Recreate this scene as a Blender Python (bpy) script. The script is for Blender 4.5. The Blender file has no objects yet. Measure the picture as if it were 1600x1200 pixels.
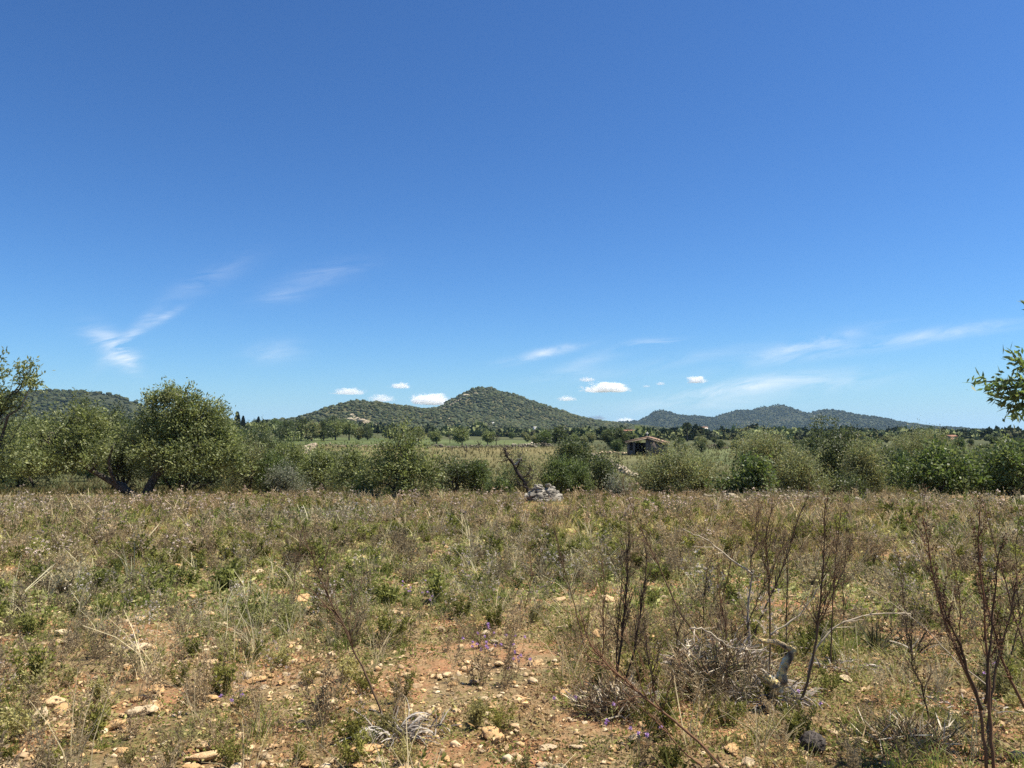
import bpy, math
import numpy as np
from mathutils import Vector

R = math.radians
rng = np.random.default_rng(7); np.seterr(over="ignore")
S = bpy.context.scene
col = S.collection

# ------------------------------------------------------------------ camera model (27 mm, eye 1.6 m, tilted 3.6 deg up)
F = 1202.0
PITCH = math.atan(75.0 / F)
EYE = 1.6
cp, sp = math.cos(PITCH), math.sin(PITCH)

def ray(px, py):
    u = (px - 800.0) / F
    v = (600.0 - py) / F
    return np.array([u, cp - v * sp, sp + v * cp])

def at(px, py, d):
    """world point seen at photo pixel (px, py) whose y is d metres"""
    r = ray(px, py)
    return np.array([r[0] / r[1] * d, d, EYE + r[2] / r[1] * d])

# ------------------------------------------------------------------ noise
def _h(ix, iy, iz, seed):
    h = (ix.astype(np.int64) * 374761393 + iy.astype(np.int64) * 668265263 + iz.astype(np.int64) * 2147483647 + seed * 974711) & 0xFFFFFFFF
    h = ((h ^ (h >> 13)) * 1274126177) & 0xFFFFFFFF
    h = ((h ^ (h >> 16)) * 2246822519) & 0xFFFFFFFF
    h = h ^ (h >> 15)
    return (h & 0xFFFFFF) / float(0xFFFFFF) * 2 - 1

def vnoise(x, y, z=None, seed=0):
    x = np.asarray(x, float); y = np.asarray(y, float)
    z = np.zeros_like(x) if z is None else np.asarray(z, float)
    ix, iy, iz = np.floor(x), np.floor(y), np.floor(z)
    fx, fy, fz = x - ix, y - iy, z - iz
    fx = fx * fx * (3 - 2 * fx); fy = fy * fy * (3 - 2 * fy); fz = fz * fz * (3 - 2 * fz)
    out = 0
    for a in (0, 1):
        for b in (0, 1):
            for c in (0, 1):
                w = (fx if a else 1 - fx) * (fy if b else 1 - fy) * (fz if c else 1 - fz)
                out = out + w * _h(ix + a, iy + b, iz + c, seed)
    return out

def fbm(x, y, z=None, o=4, seed=0):
    s, a, t = 0, 1.0, 0
    for i in range(o):
        k = 2.03 ** i
        s = s + a * vnoise(np.asarray(x) * k, np.asarray(y) * k, None if z is None else np.asarray(z) * k, seed + i * 17)
        t += a; a *= 0.5
    return s / t

def sstep(a, b, x):
    t = np.clip((x - a) / (b - a), 0, 1)
    return t * t * (3 - 2 * t)

# ------------------------------------------------------------------ terrain height
def H(x, y):
    x = np.asarray(x, float); y = np.asarray(y, float)
    z = np.interp(y, [-400, -60, 0, 30, 36, 50, 75, 130, 9000], [2.5, 1.2, 0, -1.05, -1.3, -1.85, -2.2, -2.4, -2.4])
    near = 1 - sstep(30, 60, np.hypot(x, y))
    z = z + near * (0.05 * fbm(x * .45, y * .45, o=2, seed=3) + 0.028 * fbm(x * 2.3, y * 2.3, o=3, seed=9))
    far = sstep(40, 120, np.hypot(x, y))
    z = z + far * 0.35 * fbm(x / 60., y / 60., o=2, seed=21)
    z = z + 4.6 * np.exp(-(((x + 150) / 110.) ** 2 + ((y - 470) / 150.) ** 2))
    return z

def hit(px, py):
    """where the ray through the photo pixel meets the terrain"""
    r = ray(px, py)
    lo = 0.5
    for d in np.geomspace(0.6, 4000, 500):
        p = at(px, py, d)
        if p[2] < H(p[0], p[1]):
            hi = d
            for _ in range(24):
                m = (lo + hi) / 2; q = at(px, py, m)
                if q[2] < H(q[0], q[1]): hi = m
                else: lo = m
            return at(px, py, hi)
        lo = d
    return at(px, py, 4000)

# ------------------------------------------------------------------ mesh collector
class MB:
    def __init__(s):
        s.v = []; s.q = []; s.t = []; s.c = []; s.n = 0
    def add(s, v, q=None, t=None, c=(1, 1, 1)):
        v = np.asarray(v, np.float32).reshape(-1, 3)
        if len(v) == 0: return
        s.v.append(v)
        if q is not None and len(q): s.q.append(np.asarray(q, np.int64).reshape(-1, 4) + s.n)
        if t is not None and len(t): s.t.append(np.asarray(t, np.int64).reshape(-1, 3) + s.n)
        c = np.asarray(c, np.float32)
        if c.ndim == 1: c = np.broadcast_to(c, (len(v), 3))
        s.c.append(c); s.n += len(v)
    def arrays(s):
        v = np.concatenate(s.v); c = np.concatenate(s.c)
        q = np.concatenate(s.q) if s.q else np.zeros((0, 4), np.int64)
        t = np.concatenate(s.t) if s.t else np.zeros((0, 3), np.int64)
        return v, q, t, c
    def mesh(s, name, mat, smooth=False):
        v, q, t, c = s.arrays()
        me = bpy.data.meshes.new(name)
        me.vertices.add(len(v)); me.vertices.foreach_set('co', v.astype(np.float32).ravel())
        loops = np.concatenate([q.ravel(), t.ravel()]).astype(np.int32)
        me.loops.add(len(loops)); me.loops.foreach_set('vertex_index', loops)
        me.polygons.add(len(q) + len(t))
        st = np.concatenate([np.arange(len(q)) * 4, len(q) * 4 + np.arange(len(t)) * 3]).astype(np.int32)
        me.polygons.foreach_set('loop_start', st)
        try:
            me.polygons.foreach_set('loop_total', np.concatenate([np.full(len(q), 4), np.full(len(t), 3)]).astype(np.int32))
        except Exception: pass
        if smooth: me.polygons.foreach_set('use_smooth', np.ones(len(q) + len(t), bool))
        a = me.color_attributes.new('Col', 'FLOAT_COLOR', 'POINT')
        cc = np.ones((len(v), 4), np.float32); cc[:, :3] = c
        a.data.foreach_set('color', cc.ravel())
        me.materials.append(mat); me.update(calc_edges=True)
        return me
    def build(s, name, mat, parent=None, smooth=False):
        o = bpy.data.objects.new(name, s.mesh(name, mat, smooth))
        col.objects.link(o); o.parent = parent
        return o

def tag(o, label=None, cat=None, group=None, kind=None):
    if label: o['label'] = label
    if cat: o['category'] = cat
    if group: o['group'] = group
    if kind: o['kind'] = kind
    return o

def empty(name, loc, rz=0):
    o = bpy.data.objects.new(name, None); col.objects.link(o)
    o.location = [float(a) for a in loc]; o.rotation_euler = (0, 0, rz); o.empty_display_size = .2
    return o

def kids(o):
    return [c for c in col.objects if c.parent is o]

def dup(o, parts):
    c = o.copy(); col.objects.link(c)
    for ch in parts:
        d = ch.copy(); col.objects.link(d); d.parent = c
    return c

# ------------------------------------------------------------------ shape helpers
def nrm(a):
    return a / (np.linalg.norm(a, axis=-1, keepdims=True) + 1e-9)

def tube(mb, pts, rad, sides=6, c=(1, 1, 1), cap=True):
    pts = np.asarray(pts, float); n = len(pts)
    rad = np.broadcast_to(np.asarray(rad, float), (n,))
    tg = nrm(np.gradient(pts, axis=0))
    ref = np.array([0.31, 0.17, 0.93]) if abs(tg[0][2]) < .9 else np.array([1.0, 0.1, 0])
    u = nrm(np.cross(tg, ref)); w = np.cross(tg, u)
    a = np.arange(sides) / sides * 2 * math.pi
    v = pts[:, None, :] + rad[:, None, None] * (np.cos(a)[None, :, None] * u[:, None, :] + np.sin(a)[None, :, None] * w[:, None, :])
    i = np.arange(n - 1)[:, None] * sides; j = np.arange(sides)[None, :]; k = (j + 1) % sides
    q = np.stack([i + j, i + k, i + sides + k, i + sides + j], -1).reshape(-1, 4)
    v = v.reshape(-1, 3); t = None
    if cap:
        v = np.vstack([v, pts[0], pts[-1]])
        m = n * sides; jj = np.arange(sides); kk = (jj + 1) % sides
        t = np.vstack([np.stack([np.full(sides, m), kk, jj], -1), np.stack([np.full(sides, m + 1), (n - 1) * sides + jj, (n - 1) * sides + kk], -1)])
    mb.add(v, q, t, c)

def curve(p0, p1, n=8, wob=.1, r=None, sag=0.):
    r = r or rng
    p0 = np.asarray(p0, float); p1 = np.asarray(p1, float)
    t = np.linspace(0, 1, n)[:, None]; L = np.linalg.norm(p1 - p0)
    p = p0 + (p1 - p0) * t
    w = r.normal(0, 1, (n, 3)); w = np.cumsum(w, 0); w -= w[0] + (w[-1] - w[0]) * t
    p = p + w * wob * L / max(n, 1)
    p[:, 2] += sag * L * np.sin(math.pi * t[:, 0])
    return p

def resample(pts, n):
    pts = np.asarray(pts, float)
    s = np.concatenate([[0], np.cumsum(np.linalg.norm(np.diff(pts, axis=0), axis=1))])
    q = np.linspace(0, s[-1], n)
    out = np.stack([np.interp(q, s, pts[:, k]) for k in range(3)], -1)
    for _ in range(2):
        out[1:-1] = out[1:-1] * .5 + (out[:-2] + out[2:]) * .25
    return out

def leaves(mb, pos, axis, length, width, colr, r, fold=.0):
    """diamond leaves: pos (n,3), axis (n,3) direction, colours (n,3)"""
    n = len(pos)
    if n == 0: return
    axis = nrm(axis)
    side = nrm(np.cross(axis, r.normal(0, 1, (n, 3))))
    L = np.broadcast_to(np.asarray(length, float), (n,))[:, None]; W = np.broadcast_to(np.asarray(width, float), (n,))[:, None]
    up = np.cross(side, axis)
    v = np.stack([pos, pos + axis * L * .45 + side * W * .5 + up * W * fold, pos + axis * L, pos + axis * L * .45 - side * W * .5 + up * W * fold], 1).reshape(-1, 3)
    q = np.arange(n * 4).reshape(n, 4)
    mb.add(v, q, None, np.repeat(colr, 4, 0))

def ribbon(mb, pts, w, c, r, taper=True):
    pts = np.asarray(pts, float); n = len(pts)
    tg = nrm(pts[-1] - pts[0]); s = nrm(np.cross(tg, r.normal(0, 1, 3)))
    ww = np.linspace(1, .35 if taper else 1, n)[:, None] * w * .5
    v = np.stack([pts + s * ww, pts - s * ww], 1).reshape(-1, 3)
    i = np.arange(n - 1) * 2
    mb.add(v, np.stack([i, i + 1, i + 3, i + 2], -1), None, c)

def icosphere(sub=1):
    t = (1 + 5 ** .5) / 2
    v = [(-1, t, 0), (1, t, 0), (-1, -t, 0), (1, -t, 0), (0, -1, t), (0, 1, t), (0, -1, -t), (0, 1, -t), (t, 0, -1), (t, 0, 1), (-t, 0, -1), (-t, 0, 1)]
    f = [(0, 11, 5), (0, 5, 1), (0, 1, 7), (0, 7, 10), (0, 10, 11), (1, 5, 9), (5, 11, 4), (11, 10, 2), (10, 7, 6), (7, 1, 8), (3, 9, 4), (3, 4, 2), (3, 2, 6), (3, 6, 8), (3, 8, 9), (4, 9, 5), (2, 4, 11), (6, 2, 10), (8, 6, 7), (9, 8, 1)]
    v = [np.array(a) / np.linalg.norm(a) for a in v]
    for _ in range(sub):
        mid = {}; g = []
        def m(a, b):
            k = (min(a, b), max(a, b))
            if k not in mid:
                p = v[a] + v[b]; v.append(p / np.linalg.norm(p)); mid[k] = len(v) - 1
            return mid[k]
        for a, b, c in f:
            x, y, z = m(a, b), m(b, c), m(c, a)
            g += [(a, x, z), (b, y, x), (c, z, y), (x, y, z)]
        f = g
    return np.array(v), np.array(f)

def instance(mb, proto, pos, rz, sc, tint, tilt=None):
    """merge copies of one prototype (v,q,t,c) at many places"""
    v, q, t, c = proto
    n = len(pos)
    if n == 0: return
    cs, sn = np.cos(rz)[:, None], np.sin(rz)[:, None]
    sc = np.asarray(sc, float)
    if sc.ndim == 1: sc = np.repeat(sc[:, None], 3, 1)
    V = v[None] * sc[:, None, :]
    if tilt is not None:
        V = V.copy()
        V[..., 0] += V[..., 2] * tilt[:, 0:1]; V[..., 1] += V[..., 2] * tilt[:, 1:2]
    x = V[..., 0] * cs - V[..., 1] * sn; y = V[..., 0] * sn + V[..., 1] * cs
    P = np.stack([x, y, V[..., 2]], -1) + pos[:, None, :]
    off = (np.arange(n) * len(v))[:, None, None]
    C = (c[None] * tint[:, None, :]).reshape(-1, 3)
    mb.add(P.reshape(-1, 3), (q[None] + off).reshape(-1, 4) if len(q) else None, (t[None] + off).reshape(-1, 3) if len(t) else None, C)

# ------------------------------------------------------------------ materials
def newmat(name):
    m = bpy.data.materials.new(name); m.use_nodes = True
    nt = m.node_tree; nt.nodes.clear()
    return m, nt, nt.nodes, nt.links

def veg_mat(name, trans=.35, rough=.6, spec=.25):
    m, nt, N, L = newmat(name)
    out = N.new('ShaderNodeOutputMaterial'); a = N.new('ShaderNodeAttribute'); a.attribute_name = 'Col'
    p = N.new('ShaderNodeBsdfPrincipled'); p.inputs['Roughness'].default_value = rough
    p.inputs['Specular IOR Level'].default_value = spec
    L.new(a.outputs['Color'], p.inputs['Base Color'])
    if trans:
        t = N.new('ShaderNodeBsdfTranslucent')
        hs = N.new('ShaderNodeHueSaturation'); hs.inputs['Saturation'].default_value = 1.15; hs.inputs['Value'].default_value = 1.25
        L.new(a.outputs['Color'], hs.inputs['Color']); L.new(hs.outputs[0], t.inputs['Color'])
        mx = N.new('ShaderNodeMixShader'); mx.inputs[0].default_value = trans
        L.new(p.outputs[0], mx.inputs[1]); L.new(t.outputs[0], mx.inputs[2]); L.new(mx.outputs[0], out.inputs[0])
    else: L.new(p.outputs[0], out.inputs[0])
    return m

def noisy_mat(name, c1, c2, scale=8, rough=.9, bump=.5, bscale=None, c3=None, dist=.02, attr=False, det=8):
    m, nt, N, L = newmat(name)
    out = N.new('ShaderNodeOutputMaterial'); p = N.new('ShaderNodeBsdfPrincipled')
    p.inputs['Roughness'].default_value = rough; p.inputs['Specular IOR Level'].default_value = .2
    tc = N.new('ShaderNodeTexCoord'); n = N.new('ShaderNodeTexNoise'); n.inputs['Scale'].default_value = scale; n.inputs['Detail'].default_value = det
    n.inputs['Roughness'].default_value = .65
    L.new(tc.outputs['Object'], n.inputs['Vector'])
    r = N.new('ShaderNodeValToRGB'); e = r.color_ramp.elements
    e[0].position = .35; e[0].color = (*c1, 1); e[1].position = .65; e[1].color = (*c2, 1)
    if c3: x = e.new(.78); x.color = (*c3, 1)
    L.new(n.outputs[0], r.inputs[0])
    src = r.outputs[0]
    if attr:
        a = N.new('ShaderNodeAttribute'); a.attribute_name = 'Col'
        mm = N.new('ShaderNodeMix'); mm.data_type = 'RGBA'; mm.blend_type = 'MULTIPLY'; mm.inputs[0].default_value = 1
        L.new(src, mm.inputs[6]); L.new(a.outputs['Color'], mm.inputs[7]); src = mm.outputs[2]
    L.new(src, p.inputs['Base Color'])
    b = N.new('ShaderNodeBump'); b.inputs['Strength'].default_value = bump; b.inputs['Distance'].default_value = dist
    n2 = N.new('ShaderNodeTexNoise'); n2.inputs['Scale'].default_value = bscale or scale * 3; n2.inputs['Detail'].default_value = 6
    L.new(tc.outputs['Object'], n2.inputs['Vector']); L.new(n2.outputs[0], b.inputs['Height']); L.new(b.outputs[0], p.inputs['Normal'])
    L.new(p.outputs[0], out.inputs[0])
    return m

M_leaf = veg_mat('leaf', .42, .5, .4)
M_weed = veg_mat('weed', .32, .8, .1)
M_dry = veg_mat('dry_stem', 0, .85, .15)
M_far = veg_mat('far_foliage', 0, .95, .05)
M_bark = noisy_mat('bark', (.035, .028, .022), (.13, .11, .09), 14, .95, .9, 40, (.3, .27, .22), .02)
M_darkbark = noisy_mat('dark_bark', (.025, .02, .016), (.075, .06, .05), 20, .95, .8, 50)
M_stone = noisy_mat('limestone', (.40, .27, .15), (.70, .58, .38), 9, .9, .8, 30, (.80, .74, .58), .01, attr=True)
M_wallstone = noisy_mat('wall_stone', (.25, .22, .17), (.52, .47, .38), 3, .95, .6, 12, (.62, .58, .5), .03, attr=True)

# ground: colours come from land cover painted per vertex, broken up by several scales of noise
def ground_mat():
    m, nt, N, L = newmat('field_ground')
    out = N.new('ShaderNodeOutputMaterial'); p = N.new('ShaderNodeBsdfPrincipled'); p.inputs['Roughness'].default_value = .95
    p.inputs['Specular IOR Level'].default_value = .1
    tc = N.new('ShaderNodeTexCoord'); a = N.new('ShaderNodeAttribute'); a.attribute_name = 'Col'
    def noise(s, d=8, r=.6):
        n = N.new('ShaderNodeTexNoise'); n.inputs['Scale'].default_value = s; n.inputs['Detail'].default_value = d; n.inputs['Roughness'].default_value = r
        L.new(tc.outputs['Object'], n.inputs['Vector']); return n.outputs[0]
    def ramp(src, els):
        r = N.new('ShaderNodeValToRGB'); e = r.color_ramp.elements
        e[0].position, e[0].color = els[0][0], (*els[0][1], 1); e[1].position, e[1].color = els[1][0], (*els[1][1], 1)
        for q, c in els[2:]: e.new(q).color = (*c, 1)
        L.new(src, r.inputs[0]); return r.outputs[0]
    def mix(fac, c1, c2, bt='MIX'):
        x = N.new('ShaderNodeMix'); x.data_type = 'RGBA'; x.blend_type = bt
        if isinstance(fac, float): x.inputs[0].default_value = fac
        else: L.new(fac, x.inputs[0])
        L.new(c1, x.inputs[6]); L.new(c2, x.inputs[7]); return x.outputs[2]
    soil = ramp(noise(6, 10, .7), [(.3, (.18, .082, .04)), (.55, (.40, .205, .105)), (.75, (.55, .36, .21))])
    litter = ramp(noise(38, 6, .75), [(.3, (.10, .07, .035)), (.52, (.27, .195, .10)), (.7, (.44, .35, .21))])
    moss = ramp(noise(24, 8, .7), [(.3, (.06, .06, .022)), (.55, (.16, .155, .06)), (.75, (.27, .25, .11))])
    c = mix(ramp(noise(1.3, 9, .72), [(.40, (0, 0, 0)), (.55, (1, 1, 1))]), soil, litter)
    c = mix(ramp(noise(.8, 9, .7), [(.51, (0, 0, 0)), (.62, (1, 1, 1))]), c, moss)
    # far from the camera position the near-field mix gives way to the painted land cover
    sx = N.new('ShaderNodeSeparateXYZ'); L.new(tc.outputs['Object'], sx.inputs[0])
    mr = N.new('ShaderNodeMapRange'); mr.inputs[1].default_value = 30; mr.inputs[2].default_value = 42; L.new(sx.outputs[1], mr.inputs[0])
    v = ramp(noise(.35, 12, .8), [(.3, (.45, .45, .45)), (.7, (1.5, 1.5, 1.5))])
    cover = mix(1.0, a.outputs['Color'], v, 'MULTIPLY')
    c = mix(mr.outputs[0], c, cover)
    L.new(c, p.inputs['Base Color'])
    b = N.new('ShaderNodeBump'); b.inputs['Strength'].default_value = 1; b.inputs['Distance'].default_value = .03
    L.new(noise(30, 8, .7), b.inputs['Height']); L.new(b.outputs[0], p.inputs['Normal'])
    L.new(p.outputs[0], out.inputs[0]); return m

# ------------------------------------------------------------------ ground sheet
def in_px(x, y, a, b):
    u = 800 + F * x / np.maximum(y, .1)
    return (u > a) & (u < b)

def cover_colour(x, y):
    n = fbm(x / 25., y / 25., o=3, seed=5)
    c = np.zeros((len(x), 3)); c[:] = (.075, .08, .034)
    dry = in_px(x, y, 560, 930) & (y > 45) & (y < 216)
    c[dry] = (.135, .118, .05)
    lft = in_px(x, y, 470, 700) & (y > 160) & (y < 300); c[lft] = (.16, .14, .06)
    grn = in_px(x, y, 430, 850) & (y > 217) & (y < 350); c[grn] = (.085, .105, .038)
    rgt = in_px(x, y, 925, 1160) & (y > 48) & (y < 128); c[rgt] = (.13, .125, .055)
    g2 = in_px(x, y, 1040, 1180) & (y > 90) & (y < 190); c[g2] = (.095, .11, .045)
    return c * (1 + .45 * n[:, None] * np.array([1, .8, .9]))

def build_ground():
    fine = np.arange(-48, 48.01, .3); coarse = np.arange(54, 306.01, 6)
    ang = np.radians(90 - np.concatenate([fine, coarse])); na = len(ang)
    r = np.concatenate([[.02], np.geomspace(.5, 9500, 780)]); nr = len(r)
    x = (r[:, None] * np.cos(ang)[None]).ravel(); y = (r[:, None] * np.sin(ang)[None]).ravel()
    z = H(x, y)
    i = np.arange(nr - 1)[:, None] * na; j = np.arange(na)[None]; k = (j + 1) % na
    q = np.stack([i + j, i + na + j, i + na + k, i + k], -1).reshape(-1, 4)[:, ::-1]
    mb = MB(); mb.add(np.stack([x, y, z], -1), q, None, cover_colour(x, y))
    o = mb.build('ground', ground_mat(), smooth=True)
    tag(o, 'red earth field and valley floor with dry grass', 'ground', kind='structure')
build_ground()

# ------------------------------------------------------------------ hills
def hill_mat(name, scrub1, scrub2, rock, sc):
    m, nt, N, L = newmat(name)
    out = N.new('ShaderNodeOutputMaterial'); p = N.new('ShaderNodeBsdfPrincipled'); p.inputs['Roughness'].default_value = 1
    p.inputs['Specular IOR Level'].default_value = 0
    tc = N.new('ShaderNodeTexCoord')
    def noise(s, d=10, r=.65):
        n = N.new('ShaderNodeTexNoise'); n.inputs['Scale'].default_value = s; n.inputs['Detail'].default_value = d; n.inputs['Roughness'].default_value = r
        L.new(tc.outputs['Object'], n.inputs['Vector']); return n.outputs[0]
    r1 = N.new('ShaderNodeValToRGB'); r1.color_ramp.elements[0].position = .35; r1.color_ramp.elements[1].position = .65
    r1.color_ramp.elements[0].color = (*scrub1, 1); r1.color_ramp.elements[1].color = (*scrub2, 1); L.new(noise(sc * 4), r1.inputs[0])
    r2 = N.new('ShaderNodeValToRGB'); r2.color_ramp.elements[0].position = .56; r2.color_ramp.elements[1].position = .66
    r2.color_ramp.elements[0].color = (0, 0, 0, 1); r2.color_ramp.elements[1].color = (1, 1, 1, 1); L.new(noise(sc, 12, .75), r2.inputs[0])
    x = N.new('ShaderNodeMix'); x.data_type = 'RGBA'; L.new(r2.outputs[0], x.inputs[0]); L.new(r1.outputs[0], x.inputs[6]); x.inputs[7].default_value = (*rock, 1)
    L.new(x.outputs[2], p.inputs['Base Color']); L.new(p.outputs[0], out.inputs[0]); return m

ico1v, ico1t = icosphere(1)
ico0v, ico0t = icosphere(0)

def hill(label, prof, D, wf, wb, mat, nshrub, ssize, cols, sname, slabel, seed, power=1.25, ico=0, spur=60., nb=(300, 70)):
    r = np.random.default_rng(seed)
    pts = np.array([at(px, py, D) for px, py in prof])
    base = -6.0
    xs = pts[:, 0]; zs = np.maximum(pts[:, 2] - base, 0)
    def zf(x, y):
        # the ridge line wanders in depth, spurs run down from it
        yr = D + .03 * wf * np.sin(x / (wf * .45) + seed)
        t = np.where(y < yr, (yr - y) / wf, (y - yr) / wb); t = np.clip(t, 0, 1)
        k = (1 - t) ** 1.3 * (.5 + .5 * np.cos(math.pi * t)) ** (power * .3)
        rg = np.interp(x, xs, zs, left=0, right=0)
        sh = np.interp(x + spur * .8 * fbm(x / spur, y / spur, o=2, seed=seed + 2) * np.minimum(1, t * 3), xs, zs, left=0, right=0)
        rg = rg * (1 - np.minimum(1, t * 3)) + sh * np.minimum(1, t * 3)
        n = fbm(x / spur, y / (spur * 2.2), o=5, seed=seed)
        return base + rg * k * (1 + .34 * n * np.minimum(1, t * 2.5)) + .004 * zs.max() * fbm(x / (spur * .15), y / (spur * .15), o=3, seed=seed + 5) * (rg > 1)
    nx, ny = nb
    X, Y = np.meshgrid(np.linspace(xs[0], xs[-1], nx), np.linspace(D - wf * 1.15, D + wb * 1.15, ny))
    Z = zf(X.ravel(), Y.ravel())
    i = np.arange(ny - 1)[:, None] * nx; j = np.arange(nx - 1)[None]
    q = np.stack([i + j, i + j + 1, i + nx + j + 1, i + nx + j], -1).reshape(-1, 4)
    mb = MB(); mb.add(np.stack([X.ravel(), Y.ravel(), Z], -1), q)
    tag(mb.build('hill', mat, smooth=True), label, 'hill', kind='structure')
    x = r.uniform(xs[0], xs[-1], nshrub); y = r.uniform(D - wf, D + wb * .15, nshrub); z = zf(x, y)
    dn = fbm(x / (spur * .6), y / (spur * .6), o=3, seed=seed + 8)
    keep = (z > base + 2) & (dn + r.uniform(-.5, .9, nshrub) > -.03)
    x, y, z = x[keep], y[keep], z[keep]; n = len(x)
    mb = MB()
    for g in range(5):
        iv, it = (ico1v, ico1t) if ico else (ico0v, ico0t)
        vv = iv * (1 + r.uniform(-.28, .28, (len(iv), 1))); vv[:, 2] *= .75
        pr = (vv, np.zeros((0, 4), int), it, np.ones((len(vv), 3)) * r.uniform(.75, 1.25, (len(vv), 1)))
        s = np.arange(n) % 5 == g; m = s.sum()
        size = ssize * r.lognormal(-.1, .5, m).clip(.3, 2.4)
        tint = np.array(cols)[r.integers(0, len(cols), m)] * r.uniform(.7, 1.3, (m, 1))
        instance(mb, pr, np.stack([x[s], y[s], z[s] + size * .25], -1), r.uniform(0, 6.3, m), size * .5, tint)
    tag(mb.build(sname, M_far), slabel, 'scrub', kind='stuff')
    return zf

GS = [(.056, .066, .030), (.042, .053, .026), (.080, .082, .040), (.062, .072, .042)]
hm1 = hill_mat('hill_scrub', (.066, .068, .034), (.13, .12, .062), (.30, .25, .165), .02)
hm2 = hill_mat('far_hill_scrub', (.035, .042, .026), (.055, .06, .036), (.12, .11, .08), .006)
z_main = hill('tall rounded scrub hill with the highest peak', [(520, 668), (560, 662), (600, 655), (640, 644), (670, 640), (690, 637), (702, 628), (715, 621), (735, 611), (752, 607.5), (768, 608), (785, 614), (805, 618), (822, 625), (860, 638), (900, 651), (930, 658), (965, 663), (1010, 668), (1060, 676)],
     1500, 520, 420, hm1, 58000, 3.3, GS, 'hillside_scrub', 'grey green scrub and pines over the tallest hill', 11, 1.15, spur=70)
z_sh = hill('low shoulder hill with a pale bare scar, left of the tallest hill', [(340, 668), (390, 662), (430, 657), (455, 655), (480, 650), (500, 642), (520, 636), (545, 630), (560, 627), (575, 628), (600, 631), (625, 635), (645, 638), (700, 645), (760, 654), (850, 670)],
     1150, 330, 300, hm1, 32000, 2.9, GS, 'hillside_scrub', 'dark scrub over the low shoulder hill', 12, 1.2, spur=50)
hill('long distant blue green ridge with several peaks', [(900, 672), (930, 664), (960, 660), (1000, 657.5), (1013, 651), (1026, 642), (1034, 640), (1044, 643), (1055, 648), (1075, 649.5), (1090, 650), (1118, 652), (1130, 648), (1145, 643), (1158, 640), (1178, 641), (1186, 636), (1203, 634.5), (1212, 633), (1219, 631.5), (1227, 634), (1240, 642), (1258, 647.5), (1270, 644), (1283, 640.5), (1300, 640), (1322, 645), (1350, 652), (1380, 657), (1420, 667), (1470, 672), (1560, 675), (1680, 677)],
     3500, 1150, 700, hm2, 48000, 5.0, [(.026, .036, .023), (.032, .042, .025), (.038, .045, .028)], 'distant_scrub', 'woodland covering the distant blue ridge', 13, 1.0, ico=0, spur=160, nb=(520, 80))
hill('flat topped wooded hill behind the forked almond tree', [(-300, 655), (-160, 630), (-60, 616), (30, 612.5), (70, 611), (110, 611.5), (150, 614), (190, 619), (215, 629), (245, 641), (280, 652), (320, 662), (370, 672)],
     1300, 420, 300, hm2, 26000, 3.8, [(.034, .044, .022), (.046, .055, .026), (.06, .065, .03)], 'hillside_scrub', 'dark woodland over the flat topped hill', 14, 1.1, spur=60)

# bare pale scars and rock faces on the hills
def scar(name, label, zf, cen, n, sx, sy, size, seed):
    r = np.random.default_rng(seed); mb = MB()
    for a in range(3):
        vv = ico1v * (1 + r.uniform(-.3, .3, (42, 1))); vv[:, 2] *= .45
        m = n // 3; t = r.uniform(-1, 1, m)
        x = cen[0] + sx * t + r.normal(0, abs(sx) * .12, m); y = cen[1] + sy * t + r.normal(0, abs(sy) * .12, m)
        z = zf(x, y); s = size * r.lognormal(0, .4, m)
        instance(mb, (vv, np.zeros((0, 4), int), ico1t, np.ones((42, 3))), np.stack([x, y, z + s * .55], -1), r.uniform(0, 6, m), s * .8, np.array([(1, .93, .8)]) * r.uniform(.75, 1.1, (m, 1)))
    tag(mb.build(name, M_wallstone), label, 'rock scar', kind='stuff')
scar('bare_rock_scar', 'pale bare rock scar on the low shoulder hill', z_sh, (-188, 985), 160, 26, -40, 2.2, 5)
scar('rock_outcrop', 'pale rock ledges high on the left flank of the tallest hill', z_main, (-95, 1400), 110, 40, 14, 2.2, 6)

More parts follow.
